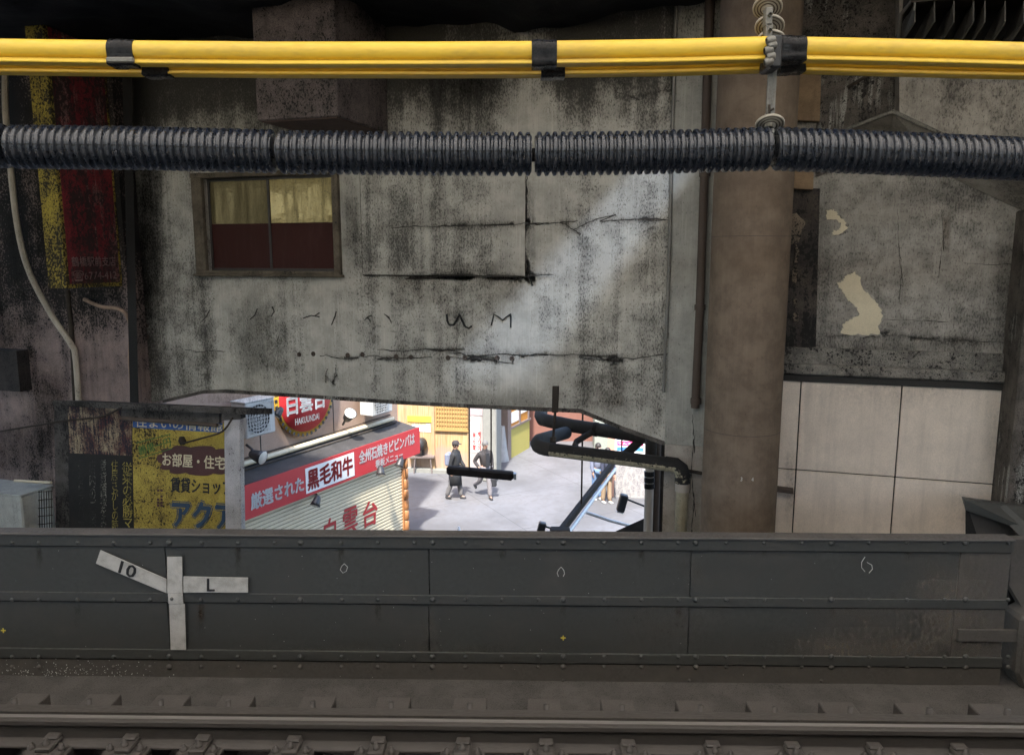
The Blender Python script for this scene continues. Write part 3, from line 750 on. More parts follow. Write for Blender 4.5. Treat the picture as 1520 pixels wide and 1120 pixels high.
# haunch: the hipped concrete bracket at the top right
hc = root("concrete_haunch", "pale hipped concrete haunch with a diagonal coping at the upper right", "haunch", WALL)
HO = RO - .30
def hp(px, py, off): return wa(px, py, off)
b = MB()
b.prism(quad_poly(WALL, [(1335, -30), (1560, -30), (1560, 285), (1420, 232), (1335, 168)], HO), HO, RO - .004)
b.build("upper_block", M['haunch'], hc)
b = MB()
ridge = [(1326, 168), (1420, 212), (1560, 292)]
low = [(1322, 196), (1410, 262), (1560, 332)]
for (r0, r1, l0, l1) in zip(ridge, ridge[1:], low, low[1:]):
    A = [hp(*r0, HO - .10), hp(*r1, HO - .10), hp(*l1, RO - .02), hp(*l0, RO - .02)]
    B = [p + Vector((0, .0, 0)) for p in (Vector((A[0].x, RO, A[0].z)), Vector((A[1].x, RO, A[1].z)), Vector((A[2].x, RO + .03, A[2].z)), Vector((A[3].x, RO + .03, A[3].z)))]
    b.hexa(A, B)
b.hexa([hp(1248, 196, RO - .04), hp(1326, 166, HO - .10), hp(1322, 197, RO - .02), hp(1240, 226, RO - .02)],
       [hp(1248, 196, RO + .02), hp(1326, 166, RO + .02), hp(1322, 197, RO + .02), hp(1240, 226, RO + .02)])
b.build("sloping_coping", M['haunch'], hc)
b = MB()
for a, c in (((1326, 166), (1420, 210)), ((1420, 210), (1560, 290)), ((1246, 196), (1326, 166))):
    b.tube([hp(a[0], a[1], HO - .11 if a[0] > 1300 else RO - .05), hp(c[0], c[1], HO - .11)], .022, 8)
b.build("ridge_roll", M['ledge'], hc)
tag(MB().tube([WALL.M @ wa(1258, 130, RO - .12), WALL.M @ wa(1292, 110, RO - .2)], .018, 8).build("reinforcement_bar", M['blackpipe']), "short black steel bar jutting from the stained concrete above the haunch", "bar")

stains(WALL, [(1338, 60, 1530, 130, .8, 'top'), (1338, 110, 1365, 180, .6)], HO - .005, M['stain'], hc)
# louvre grille top right
lv = root("louvre_grille", "dark steel louvre grille with slanted fins in the upper right corner", "grille", WALL)
LO = -.55
gx = [1358, 1387, 1416, 1445, 1462, 1492, 1520, 1549]
for px in gx:
    A = [wa(px - 1, 2, LO), wa(px - 1, 33, LO), wa(px - 22, 66, LO + .25), wa(px - 34, 64, LO + .42), wa(px - 16, 30, LO + .42), wa(px - 2, 2, LO + .42)]
    n = len(A); B = [p + Vector((.012, 0, 0)) for p in A]
    MB().add(A + B, [list(range(n)), list(range(2 * n - 1, n - 1, -1))] + [(i, i + n, (i + 1) % n + n, (i + 1) % n) for i in range(n)]).build("fin", M['fin'], lv)
zt = wa(1400, 1, LO).z
MB().box(wa(1352, 10, LO).x, wa(1570, 10, LO).x, LO - .02, LO + .45, zt, zt + .06).build("top_rail", M['blackpipe'], lv)
e = MB(); e.tube([wa(1353, 2, LO), wa(1337, 22, LO + .2), wa(1333, 64, LO + .3)], .018, 6); e.tube([wa(1358, 4, LO - .01), wa(1357, 16, LO - .01)], .012, 6)
e.build("edge_strip", M['galv'], lv)
MB().box(wa(1340, 10, HO - .004).x, wa(1570, 10, HO - .004).x, HO - .05, HO - .004, wa(1400, 70, HO).z, ZT + .5).build("backing", M['pit'], lv)

# ledge and panel wall
ld = root("stepped_ledge", "grimy stepped concrete ledge above the pale panels", "ledge", WALL)
def strip(ya, yb, o0, o1, name, m, bev=.01):
    MB().box(a0, wa(1502, 560, RO).x, o0, o1, wa(1300, yb, o0).z, wa(1300, ya, o0).z).build(name, m, ld, bevel=bev)
strip(519, 545, RO - .06, RO + .2, "upper_step", M['ledge']); strip(545, 561, RO - .16, RO + .2, "lower_step", M['ledge'], .02); strip(561, 571, RO - .12, RO + .2, "shadow_strip", M['seam'], 0)  # the shadow strip's dark colour stands in for shade under the ledge
pw = root("panel_wall", "smooth pale beige panel wall with dark joints under the stepped ledge", "wall", WALL)
PO = RO - .10
xs_ = [a0 - .2, wa(1182, 690, PO).x, wa(1330, 690, PO).x, wa(1494, 690, PO).x]
zs_ = [-7.0 - (WALL.o.z - CAMZ), wa(1330, 708, PO).z, wa(1330, 571, PO).z]
MB().box(a0 - .2, xs_[3] + .05, PO + .03, PO + .2, zs_[0], zs_[2]).build("backing", M['seam'], pw)
gp = .007
for i in range(3):
    for j in range(2):
        MB().box(xs_[i] + gp, xs_[i + 1] - gp, PO, PO + .028, zs_[j] + gp, zs_[j + 1] - gp).build("panel", M['panel'], pw, bevel=.004)
stains(WALL, [(1160, 571, 1500, 620, .35, 'top'), (1160, 640, 1185, 795, .6), (1455, 571, 1500, 720, .4), (1400, 715, 1450, 795, .4)], PO - .002, M['stainb'], pw, 'rust_stain')
tag(MB().prism([(p.x, p.z) for p in (wa(1130, 721, PO - .1), wa(1178, 727, PO - .1), wa(1178, 733, PO - .1), wa(1130, 727, PO - .1))], PO - .1, PO, WALL.M).build("steel_flat", M['rust']), "short flat steel bar poking out beside the column over the pale panels", "bar")
tag(MB().tube([WALL.M @ wa(1015, 697, -.1), WALL.M @ wa(1052, 704, -.1)], .02, 8).build("pipe_strut", M['blackpipe']), "short black strut between the vertical drain elbow and the column", "strut")
pr_ = root("corner_pier", "dark narrow concrete pier closing the view at the right edge", "pier", WALL)
q0 = wa(1497, 500, PO - .05).x
MB().box(q0, q0 + 1.6, PO - .5, PO + .5, zs_[0], wa(1510, 308, PO - .5).z).build("pier_body", M['rwall_dark'], pr_, bevel=.02)

# folded steel channel at the lower right
ch = root("steel_channel", "folded dark steel channel standing against the pale panels at the right end", "channel", WALL)
co = -1.0
def cp(px, py, o): return wa(px, py, o)
b = MB()
b.hexa([cp(1431, 741, co), cp(1560, 758, co), cp(1560, 800, co - .3), cp(1433, 757, co)], [cp(1431, 741, co + .05) + Vector((0, .1, 0)), cp(1560, 758, co + .05) + Vector((0, .1, 0)), cp(1560, 800, co + .05), cp(1433, 757, co + .05)])
b.build("top_flange", M['girder'], ch)
MB().hexa([cp(1433, 757, co + .01), cp(1438, 757, co + .01), cp(1462, 830, co + .01), cp(1433, 830, co + .01)], [cp(1433, 757, co + .2), cp(1438, 757, co + .2), cp(1462, 830, co + .2), cp(1433, 830, co + .2)]).build("near_web", M['pit'], ch)
MB().hexa([cp(1436, 757, co + .06), cp(1478, 756, co + .06), cp(1540, 830, co + .06), cp(1458, 830, co + .06)], [cp(1436, 757, co + .2), cp(1478, 756, co + .2), cp(1540, 830, co + .2), cp(1458, 830, co + .2)]).build("web", M['girder_low'], ch)
b = MB(); b.hexa([cp(1476, 756, co - .03), cp(1492, 748, co - .03), cp(1580, 828, co - .5), cp(1560, 842, co - .5)], [cp(1476, 756, co + .05), cp(1492, 748, co + .05), cp(1580, 828, co - .4), cp(1560, 842, co - .4)])
b.build("side_flange", M['girder'], ch)
br = root("girder_end_bracket", "dusty dark steel bracket at the right end of the girder", "bracket", G)
b = MB(); b.prism(quad_poly(G, [(1502, 800), (1560, 800), (1560, 930), (1520, 905), (1498, 868)], .05), .05, .12); b.build("end_plate", M['girder_low'], br)
MB().prism(quad_poly(G, [(1496, 868), (1560, 880), (1560, 1010), (1512, 1010), (1506, 990)], .25), .25, .3).build("rear_plate", M['pit'], br)
b = MB(); b.prism(quad_poly(G, [(1516, 918), (1560, 895), (1560, 1080), (1530, 1052), (1509, 1000), (1513, 960)], -.05), -.05, .15); b.build("foot_casting", M['girder_low'], br, bevel=.02)

# ------------------------------------------------------------------ girder
gd = root("plate_girder", "long dark riveted plate girder running alongside the track", "girder", G)
gx0, gx1 = -6.5, g(1499, 850).x
def gz(py, off=0.0): return g(760, py, off).z
top = [18, 58, 115, 169, 223, 251, 299, 353, 408, 446, 507, 561, 615, 642, 691, 745, 799, 836, 897, 952, 1007, 1033, 1078, 1134, 1190, 1234, 1290, 1346, 1402, 1433, 1496]
big = {251, 446, 642, 836, 1033, 1234, 1433}
def rivets(mb, py, off, r=.0155):
    for px in top:
        p = g(px, py, off)
        rr = r * (1.35 if px in big else 1)
        mb.lathe([(0, rr), (rr * .45, rr * .85), (rr * .75, rr * .4), (rr * .8, .0005)], p, (0, -1, 0), 10)
b = MB(); b.box(gx0, gx1, -.03, .085, gz(797) + .002, gz(797) + .016)
b.build("top_flange", paint("flange_pale", (.10, .092, .085), .6, dust=(.17, .15, .13, .6), scale=3), gd, bevel=.003)  # paler than the girder plates, with lighter blotches
b = MB(); b.box(gx0, gx1, -.016, -.001, gz(813), gz(797)); rivets(b, 805, -.016); b.build("top_angle", M['girder'], gd)
MB().box(gx0, gx1, .022, .04, gz(1010), gz(797)).build("web_backing", M['pit'], gd)
def plates(y0, y1, seams):
    X = [gx0] + [g(s_, (y0 + y1) / 2).x for s_ in seams] + [gx1]
    for i in range(len(X) - 1):
        MB().box(X[i] + .003, X[i + 1] - .003, 0, .02, gz(y1), gz(y0)).build("web_plate", M['girder'] if i < len(X) - 2 else M['girder_low'], gd, bevel=.002)
plates(808, 886, [247, 637, 1025, 1423]); plates(888, 972, [251, 637, 1022, 1414])
b = MB(); b.box(gx0, gx1, -.014, -.001, gz(896), gz(883)); rivets(b, 889.5, -.014); b.build("middle_strap", M['girder'], gd, bevel=.002)
b = MB(); b.box(gx0, gx1, -.018, -.001, gz(981), gz(967)); rivets(b, 974, -.018); b.build("lower_strap", M['girder'], gd, bevel=.002)
b = MB(); b.box(gx0, gx1, -.010, .02, gz(1014), gz(983)); rivets(b, 989, -.010)
for px in (251, 446, 642, 836, 1023, 1219): b.lathe([(0, .013), (.01, .01), (.012, .001)], g(px, 1009, -.01), (0, -1, 0), 8)
b.build("base_angle", M['girder_low'], gd)
MB().box(g(1418, 960).x, g(1512, 960).x, -.022, -.001, gz(943), gz(926)).build("end_strap", M['girder_low'], gd, bevel=.002)
gs = MB()
random.seed(3)
for k in range(420):                                  # droppings and paint flecks on the lower plates
    px = random.gauss(90, 70) if k < 300 else random.uniform(0, 1480); py = random.gauss(1000, 9) if k < 300 else random.uniform(815, 1005)
    py = min(py, 1008)
    if px < 0: continue
    off = -.0125 if py > 984 else -.0195 if py > 964 else -.0025
    if 880 < py < 898: continue
    p = g(px, py, off); r = random.uniform(.0012, .0034) * (1.3 if k < 300 else .8)
    gs.add([p + Vector((r * math.cos(a) * random.uniform(.6, 1.3), 0, r * math.sin(a))) for a in [i * 1.0472 for i in range(6)]], [list(range(6))])
gs.build("dropping_flecks", M['chalk'], gd)
cm = MB()
def chalkline(pts, r=.0022):
    cm.tube([g(x, y, -.003) for x, y in pts], r, 5)
chalkline([(511, 836), (507, 840), (505, 845), (509, 850), (514, 847), (516, 841), (511, 836)]); chalkline([(829, 855), (827, 850), (829, 845), (833, 841), (837, 846), (838, 851), (836, 855)])
chalkline([(1284, 826), (1279, 834), (1279, 842), (1284, 848)]); chalkline([(1287, 834), (1294, 838), (1295, 844), (1290, 850)]); chalkline([(153, 880), (154, 893)], .003)
cm.build("chalk_mark", M['chalk'], gd)
cm = MB()
for px, py in ((836, 946), (5, 935)):
    p = g(px, py, -.0025); s_ = .017
    cm.box(p.x - s_, p.x + s_, p.y - .002, p.y, p.z - .004, p.z + .004); cm.box(p.x - .0035, p.x + .0035, p.y - .003, p.y - .0005, p.z - s_, p.z + s_)
cm.build("yellow_cross", M['yellowmark'], gd)

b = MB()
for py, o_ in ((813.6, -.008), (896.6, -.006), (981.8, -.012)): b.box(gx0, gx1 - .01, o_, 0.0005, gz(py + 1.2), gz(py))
b.build("painted_shade_line", M['pit'], gd)  # dark strips stand in for the shade under each strap
stains(G, [(900, 870, 1100, 975, .5), (1330, 800, 1500, 1000, .9), (1100, 930, 1500, 1005, 1.0), (1180, 860, 1480, 985, .7), (620, 900, 660, 975, .5), (1000, 815, 1050, 880, .5), (300, 950, 900, 982, .45)], -.0030, M['dust'], gd, "dust_smear")
random.seed(11)
stains(G, [(px - 7, y0, px + 7, y0 + random.uniform(22, 55), random.uniform(.5, .9), 'top') for y0, lst in ((812, (58, 353, 506, 745, 952, 1134, 1346)), (896, (115, 299, 561, 836, 1007, 1234, 1402))) for px in lst], -.0026, M['stainb'], gd, 'rust_run')
gm = root("gradient_marker", "worn white trackside gradient marker with arms reading 10 and L fixed to the girder", "sign", G)
mo = -.030
def plate(pts, name, off=mo, th=.006):
    return MB().prism(quad_poly(G, pts, off), off, off + th).build(name, M['markerw'], gm, bevel=.0015)
plate([(248, 826), (270, 826), (271, 880), (248, 880)], "upright"); plate([(251, 896), (274, 896), (276, 964), (253, 964)], "upright")
plate([(249, 880.5), (271, 880.5), (272, 895.5), (250, 895.5)], "centre_plate", mo - .004)
la_ = plate([(272, 855), (368, 857), (368, 879), (272, 879)], "level_arm"); ta_ = plate([(149, 816), (247, 859), (247, 880), (142, 836)], "rising_arm")
text_quad("lettering", "L", G, [(307, 858), (319, 858), (319, 877), (307, 877)], mo - .003, M['black'], la_, .02)
text_quad("lettering", "10", G, [(180, 831), (205, 841), (199, 859), (175, 849)], mo - .003, M['black'], ta_, .02)
MB().lathe([(0, .012), (.006, .012), (.008, .001)], g(255, 888, mo - .005), (0, -1, 0), 10).build("bolt", M['galv'], gm)

# ------------------------------------------------------------------ rails and sleepers
ZRL = -2.6
yr = PZ(760, 1071, CAMZ + ZRL).y - 5.0
rl = root("running_rail", "polished running rail laid across the sleepers, nearest the viewer", "rail", G)
X0, X1 = -6, 6
prof = [(-.036, 0), (.036, 0), (.036, -.03), (.012, -.042), (.010, -.12), (.065, -.138), (.065, -.153), (-.065, -.153), (-.065, -.138), (-.010, -.12), (-.012, -.042), (-.036, -.03)]
def extr(prof, y, z, x0=X0, x1=X1):
    n = len(prof); vs = [(x, y + a, z + b) for x in (x0, x1) for a, b in prof]
    return MB().add(vs, [list(range(n)), list(range(2 * n - 1, n - 1, -1))] + [(i, i + n, (i + 1) % n + n, (i + 1) % n) for i in range(n)])
extr(prof, yr, ZRL - .003).build("rail_body", M['railsteel'], rl, bevel=.003)
MB().box(X0, X1, yr - .006, yr + .022, ZRL - .002, ZRL + .001).build("rail_head", M['railhead'], rl)  # polished band; its pale colour also carries the highlight
ga = root("guard_angle", "dark steel guard angle running close behind the running rail", "rail", G)
extr([(-.035, 0), (.035, 0), (.035, -.10), (.023, -.10), (.023, -.012), (-.035, -.012)], yr + .095, ZRL - .004).build("angle_bar", M['railsteel'], ga, bevel=.002)
MB().box(X0, X1, yr + .046, yr + .056, ZRL - .03, ZRL + .003).build("angle_lip", M['girder_low'], ga)
far_px = [22, 132, 239, 339, 464, 580, 697, 811, 924, 1040, 1150, 1263, 1380, 1496]
ords = ["first", "second", "third", "fourth", "fifth", "sixth", "seventh", "eighth", "ninth", "tenth", "eleventh", "twelfth", "thirteenth", "last"]
def make_sleeper():
    o = root("sleeper", "x", "sleeper", loc=(0, 0, 0), group="sleepers under the rail")
    b = MB(); b.box(-.105, .105, -1.0, yr + .5, -.18, 0)
    b.build("timber", M['sleeper'], o, bevel=.006)
    b = MB(); y = yr + .30
    b.lathe([(0, .040), (.012, .040), (.012, .018), (.085, .018), (.085, .001)], (.01, y, 0), (0, 0, 1), 8)
    b.lathe([(.010, .028), (.034, .028), (.034, .014)], (.01, y, 0), (0, 0, 1), 6)
    b.build("bolt", M['railsteel'], o)
    bp_ = MB(); bp_.box(-.125, .125, yr - .20, yr - .066, .0, .022); bp_.box(-.105, .105, yr - .18, yr - .068, .022, .034)
    c = bp_.build("base_plate", M['railsteel'], o, bevel=.004)
    b = MB(); b.box(-.045, .045, yr - .15, yr - .02, .034, .060); b.box(-.04, .04, yr - .075, yr - .018, .060, .078)
    b.build("rail_clip", M['railsteel'], c, bevel=.006)
    b = MB()
    for dx in (0, -.085, .085):
        b = MB().lathe([(0, .02), (.018, .02), (.018, .011), (.036, .011), (.037, .001)], (dx, yr - .11, .060 if dx == 0 else .034), (0, 0, 1), 8)
        b.build("clip_bolt", M['railsteel'], c)
    return o
proto = make_sleeper()
zsl = -2.757
for i, px in enumerate(far_px):
    o = proto if i == 0 else copy_tree(proto)
    y_ = yr + .3
    # the bolt's depth on the sleeper fixes where the sleeper lies along the track
    p = G.at(px, 1046, y_)
    o.location = G.M @ Vector((p.x - .01, 0, zsl)); o.rotation_euler = (0, 0, G.yaw)
    o["label"] = ("dusty sleeper end with bolt behind the rail, %s from the left edge" % ords[i]) if i < 13 else "dusty sleeper end with bolt behind the rail, at the right edge"

# ------------------------------------------------------------------ yellow cable covers
YC = 4.2
def along(px, py, Y): return PY(px, py, Y)
def cover(name, label, pts, Y, rad, down, ends=None, tilt=0.0):
    """a split insulating sleeve: domed top over the wire with two flat lips below"""
    o = root(name, label, "cable cover", loc=along(pts[0][0], pts[0][1], Y), group="yellow cable covers")
    prof = []
    for k in range(13):
        a = R(-55 + k * 290 / 12)
        prof.append((math.cos(a) * rad, math.sin(a) * rad))
    th = math.atan2(prof[0][1], prof[0][0])
    prof = [(rad * .45, -down), (rad * .62, -down - .004), (rad * .66, -down + .010), (rad * .52, -rad * .78)] + prof + [(-rad * .52, -rad * .78), (-rad * .80, -down + .008), (-rad * 1.02, -down + .006), (-rad * 1.02, -down - .006), (-rad * .45, -down)]
    P = []
    for a, b_ in zip(pts, pts[1:]):
        for k in range(6): P.append(along(a[0] + (b_[0] - a[0]) * k / 6, a[1] + (b_[1] - a[1]) * k / 6, Y))
    P.append(along(pts[-1][0], pts[-1][1], Y))
    n = len(prof); vs = []
    for p in P:
        for (yy, z) in prof: vs.append(p + Vector((0, yy, z)))
    fs = [(i * n + k, i * n + (k + 1) % n, (i + 1) * n + (k + 1) % n, (i + 1) * n + k) for i in range(len(P) - 1) for k in range(n)]
    b = MB().add(vs, fs, True); b.add(vs[:n], [list(range(n))]); b.add(vs[-n:], [list(range(n))])
    c = b.build("sleeve", M['yellow'], o, W=True)
    me = c.data
    return o, prof
def tapeband(parent, prof, px0, px1, py, Y, sc_=1.08, buckle=False, py2=None):
    p0, p1 = along(px0, py, Y), along(px1, py2 or py, Y)
    r_ = max(yy for yy, z in prof); d_ = -min(z for yy, z in prof)
    prof = [(math.cos(R(-20 + 220 * k / 12)) * r_, math.sin(R(-20 + 220 * k / 12)) * r_) for k in range(13)] + [(-r_ * .9, -d_ * .6), (-r_ * 1.1, -d_ * .95), (-r_ * .8, -d_ * 1.02), (r_ * .7, -d_ * 1.02), (r_ * .7, -d_ * .6)]
    n = len(prof)
    vs = []
    for f in (0, .04, .5, .54, .96, 1):
        p = p0.lerp(p1, f); s2 = sc_ + (.05 if f in (.04, .5) else 0)
        vs += [p + Vector((0, yy * s2, z * s2)) for yy, z in prof]
    fs = [(i * n + k, i * n + (k + 1) % n, (i + 1) * n + (k + 1) % n, (i + 1) * n + k) for i in range(5) for k in range(n)]
    b = MB().add(vs, fs, True); b.add(vs[:n], [list(range(n))]); b.add(vs[-n:], [list(range(n))])
    t_ = b.build("black_band", M['tape'], parent, W=True)
    if buckle:
        q = p0.lerp(p1, .6)
        MB().box(q.x - .07, q.x + .07, q.y - .085, q.y - .06, q.z - .075, q.z - .048).build("buckle", M['galv'], t_, W=True, bevel=.006)
ru, dn = .052, .066
o, pf = cover("cable_cover", "long front yellow cable cover left of the insulators, upper of the pair", [(-500, 66), (-40, 73), (180, 76), (400, 78), (640, 78), (800, 77), (1000, 74), (1139, 70)], YC, ru, dn)
tapeband(o, pf, 165, 203, 76, YC, buckle=True); tapeband(o, pf, 789, 826, 77, YC)
o, pf = cover("cable_cover", "long rear yellow cable cover left of the insulators, lower of the pair", [(-500, 82), (-40, 89), (180, 92), (400, 94), (640, 94.5), (800, 94), (1000, 91), (1130, 87)], YC + .16, ru, dn)
tapeband(o, pf, 216, 254, 92.3, YC + .16); tapeband(o, pf, 803, 838, 94, YC + .16)
o, pf = cover("cable_cover", "front yellow cable cover right of the insulators, upper of the pair", [(1158, 70), (1300, 73), (1420, 76), (1560, 80), (2100, 88)], YC, ru, dn)
tapeband(o, pf, 1156, 1193, 70, YC, 1.06)
o, pf = cover("cable_cover", "rear yellow cable cover right of the insulators, lower of the pair", [(1160, 87), (1300, 91), (1420, 94), (1560, 97), (2100, 104)], YC + .16, ru, dn)
tapeband(o, pf, 1155, 1192, 87, YC + .16, 1.06)

# ------------------------------------------------------------------ corrugated hoses
def hose(label, pts, Y, pitch_px, r=.112):
    a, b_ = pts[0], pts[-1]
    o = root("corrugated_hose", label, "hose", loc=along(a[0], a[1], Y), group="corrugated black hoses")
    ns = max(1, round((b_[0] - a[0]) / pitch_px)); K = 12; n = 40
    def pos(t):
        x = a[0] + (b_[0] - a[0]) * t
        for p, q in zip(pts, pts[1:]):
            if p[0] <= x <= q[0] + 1e-6: return along(x, p[1] + (q[1] - p[1]) * (x - p[0]) / (q[0] - p[0]), Y)
        return along(x, b_[1], Y)
    shape = [0, 0, 0, .55, .92, 1, 1, 1, 1, .92, .55, 0]
    vs = []; m = ns * K
    for i in range(m + 1):
        p = pos(i / m); rr = r - .019 * (1 - shape[i % K]) + .002 * noise.noise((i * .11, a[0], 0))
        for k in range(n):
            ang = 2 * math.pi * k / n
            vs.append(p + Vector((0, math.cos(ang) * rr, math.sin(ang) * rr)))
    fs = [(i * n + k, i * n + (k + 1) % n, (i + 1) * n + (k + 1) % n, (i + 1) * n + k) for i in range(m) for k in range(n)]
    bb = MB().add(vs, fs, True); bb.add(vs[:n], [list(range(n))]); bb.add(vs[-n:], [list(range(n))])
    bb.build("ribbed_tube", M['hose'], o, W=True)
    # the lengthwise slit, seen as a short dark break across each rib
    sl_ = MB()
    dirv = Vector((0, -1, -.02)).normalized()
    for s_ in range(ns):
        for c0, c1, rr in ((.36, .80, r + .0008), (.80, 1.36, r - .0175)):
            p0, p1 = pos((s_ + c0) / ns), pos(min(1, (s_ + c1) / ns))
            if rr > r: hgt = .0034
            else: hgt = .006
            sl_.add([p0 + Vector((0, -rr, -hgt)), p1 + Vector((0, -rr, -hgt)), p1 + Vector((0, -rr, hgt)), p0 + Vector((0, -rr, hgt))], [(0, 1, 2, 3)])
    sl_.build("slit", M['pit'], o, W=True)
hose("stub of corrugated black hose cut by the left edge", [(-500, 212), (-60, 217), (11, 217)], YC, 11.6)
hose("corrugated black hose in front of the red sign, at the left", [(19, 218), (200, 220), (408, 225)], YC, 11.6)
hose("corrugated black hose crossing above the timber window and blocked opening", [(415, 226), (600, 228), (789, 229)], YC, 11.6)
hose("corrugated black hose between the facade middle and the round column", [(794, 229), (950, 227), (1141, 221)], YC, 11.6)
hose("corrugated black hose running off the right edge beyond the insulator", [(1149, 221), (1330, 228), (1580, 239), (2100, 256)], YC, 11.6)
tag(MB().tube([along(-500, 212, YC), along(-60, 218, YC), along(400, 226, YC), along(790, 230, YC), along(1145, 222, YC), along(1580, 240, YC), along(2100, 256, YC)], .035, 8).build("feeder_cable", M['pit']), "black feeder cable threaded through the corrugated hoses, showing in the gaps", "cable")

# ------------------------------------------------------------------ insulator hangers
def disc_prof(s=1.0):
    return [(0, .012 * s), (.004, .03 * s), (.012, .033 * s), (.006, .045 * s), (.016, .048 * s), (.009, .060 * s), (.018, .064 * s), (.012, .074 * s), (.016, .079 * s), (.026, .079 * s), (.045, .05 * s), (.06, .028 * s), (.09, .024 * s), (.09, .001)]
def groove_shade(mb, o, ax, s=.95):  # dark rings put into the disc grooves in place of shade
    for r0, r1, a in ((.034, .044, .0085), (.049, .058, .0115), (.065, .073, .0145)):
        mb.lathe([(a, r0 * s), (a, r1 * s)], o, ax, 28)
hg = root("insulator_string", "hanging string of ceramic disc insulators clamping the yellow covers by the column", "insulator", loc=along(1142, 40, YC + .06))
ax = Vector((.22, .62, 1)).normalized()
for px, py in ((1141, -8), (1139, 12), (1142, 40), (1144, 62)):
    MB().lathe(disc_prof(.95), along(px, py + 4, YC + .06), ax, 28).build("disc", M['ceramic'], hg, W=True)
b = MB()
for px, py in ((1141, -8), (1139, 12), (1142, 40), (1144, 62)): groove_shade(b, along(px, py + 4, YC + .06), ax)
b.build('disc_groove_shade', M['rust'], hg, W=True)
b = MB()
for py in (24, 47): 
    p = along(1141, py, YC - .01); b.box(p.x - .018, p.x + .018, p.y - .01, p.y + .04, p.z - .05, p.z + .04)
    b.lathe([(0, .01), (.04, .01), (.04, .001)], p + Vector((0, -.03, 0)), (0, 1, 0), 8)
b.build("clevis", M['galv'], hg, W=True, bevel=.004)
b = MB(); prevs = None
for k, (px, py) in enumerate(((1144, 60), (1146, 68), (1141, 75), (1144, 84), (1141, 92))):
    p = along(px, py, YC - .08); b.lathe([(-.022, .016), (-.015, .021), (.015, .021), (.022, .016)], p, (1, 0, .2), 12)
b.build("clamp", M['galv'], hg, W=True)
b = MB(); p = along(1147, 78, YC - .02); b.box(p.x - .03, p.x + .035, p.y - .05, p.y + .12, p.z - .085, p.z + .075); b.build("clamp_block", M['lampblk'], hg, W=True, bevel=.01)
dr = root("hanger_rod", "galvanised hanger strap with one ceramic insulator carrying the corrugated hose", "insulator", loc=along(1146, 140, YC + .08))
p, q = along(1147, 92, YC + .06), along(1146, 180, YC + .06)
MB().add([], []).box(p.x - .022, p.x + .006, p.y, p.y + .008, q.z, p.z).box(p.x + .006, p.x + .024, p.y - .003, p.y + .03, q.z, p.z).build("strap", M['galv'], dr, W=True)
MB().lathe(disc_prof(.95), along(1143, 189, YC + .05), Vector((.10, .60, 1)), 28).build("disc", M['ceramic'], dr, W=True)
b = MB(); groove_shade(b, along(1143, 189, YC + .05), Vector((.10, .60, 1))); b.build('disc_groove_shade', M['rust'], dr, W=True)
p = along(1144, 200, YC); b = MB(); b.box(p.x - .015, p.x + .015, p.y - .01, p.y + .03, p.z - .06, p.z + .03); b.tube([along(1140, 218, YC), along(1149, 217, YC)], .012, 8); b.build("hook", M['galv'], dr, W=True)
b = MB(); p = along(1142, 165, YC + .05); b.tube([p + Vector((-.005, -.01, .03)), p + Vector((0, -.01, -.03))], .006, 6); b.tube([p + Vector((0, -.01, .0)), p + Vector((.02, -.01, .01))], .006, 6); b.build("split_pin", M['blackpipe'], dr, W=True)

# ------------------------------------------------------------------ left building side
LW = -.30
lw = root("rendered_wall", "pinkish sooty rendered wall behind the red sign, left of the facade", "wall", WALL)
lx1 = wa(186, 385, LW).x
MB().box(lx1 - 4.5, lx1, LW, .3, -7.0 - (WALL.o.z - CAMZ), ZT + .3).build("wall", M['tile'], lw)
MB().tube([wa(100, 430, LW - .02), wa(107, 500, LW - .02), wa(112, 600, LW - .02)], .035, 8).build("joint", M['blackpipe'], lw)
dp = root("down_pipe", "square black downpipe in the corner between pink wall and facade", "pipe", WALL)
MB().hexa([wa(180, 60, LW - .12), wa(193, 60, LW - .12), wa(206, 600, LW - .12), wa(193, 600, LW - .12)], [wa(180, 60, LW + .1), wa(193, 60, LW + .1), wa(206, 600, LW + .1), wa(193, 600, LW + .1)]).build("pipe_body", M['pit'], dp)
# red box sign
rs = root("box_sign", "tall faded red box sign with yellow sides hung on the pink wall", "sign", WALL)
so_ = LW - .95
nx_ = wa(90, 330, so_).x
ln_ = wa(63, 330, so_).x
zt_, zb_ = wa(88, 28, so_).z, wa(90, 428, so_).z
MB().box(ln_, nx_, so_, LW - .01, zb_, zt_).build("sign_box", M['yelsign'], rs, bevel=.006)
# the red face looks along the facade
fr = .055
MB().box(nx_, nx_ + .012, so_ + fr, LW - .01 - fr, zb_ + fr, zt_ - fr).build("red_face", M['redsign'], rs)
def side_text(body, y0, y1, z0, z1, mat, bold=.01):
    vs, fs = textmesh(body, bold)
    ax0 = min(v.x for v in vs); ax1 = max(v.x for v in vs); ay0 = min(v.y for v in vs); ay1 = max(v.y for v in vs)
    MB().add([Vector((nx_ + .016, y0 + (v.x - ax0) / (ax1 - ax0) * (y1 - y0), z0 + (v.y - ay0) / (ay1 - ay0) * (z1 - z0))) for v in vs], fs).build("lettering", mat, rs)
H_ = zt_ - zb_
side_text("鶴橋駅前支店", so_ + .1, LW - .12, zb_ + H_ * .085, zb_ + H_ * .125, M['fadewhite'])
side_text("☎6774-412", so_ + .1, LW - .12, zb_ + H_ * .025, zb_ + H_ * .07, M['fadewhite'])
stains(WALL, [(-40, 100, 105, 620, .7), (-40, 430, 60, 600, .7), (95, 430, 200, 520, .7, 'top'), (40, 520, 112, 720, .9), (-40, 600, 90, 730, .8), (105, 510, 205, 600, .3)], LW - .005, M['stain'], lw)
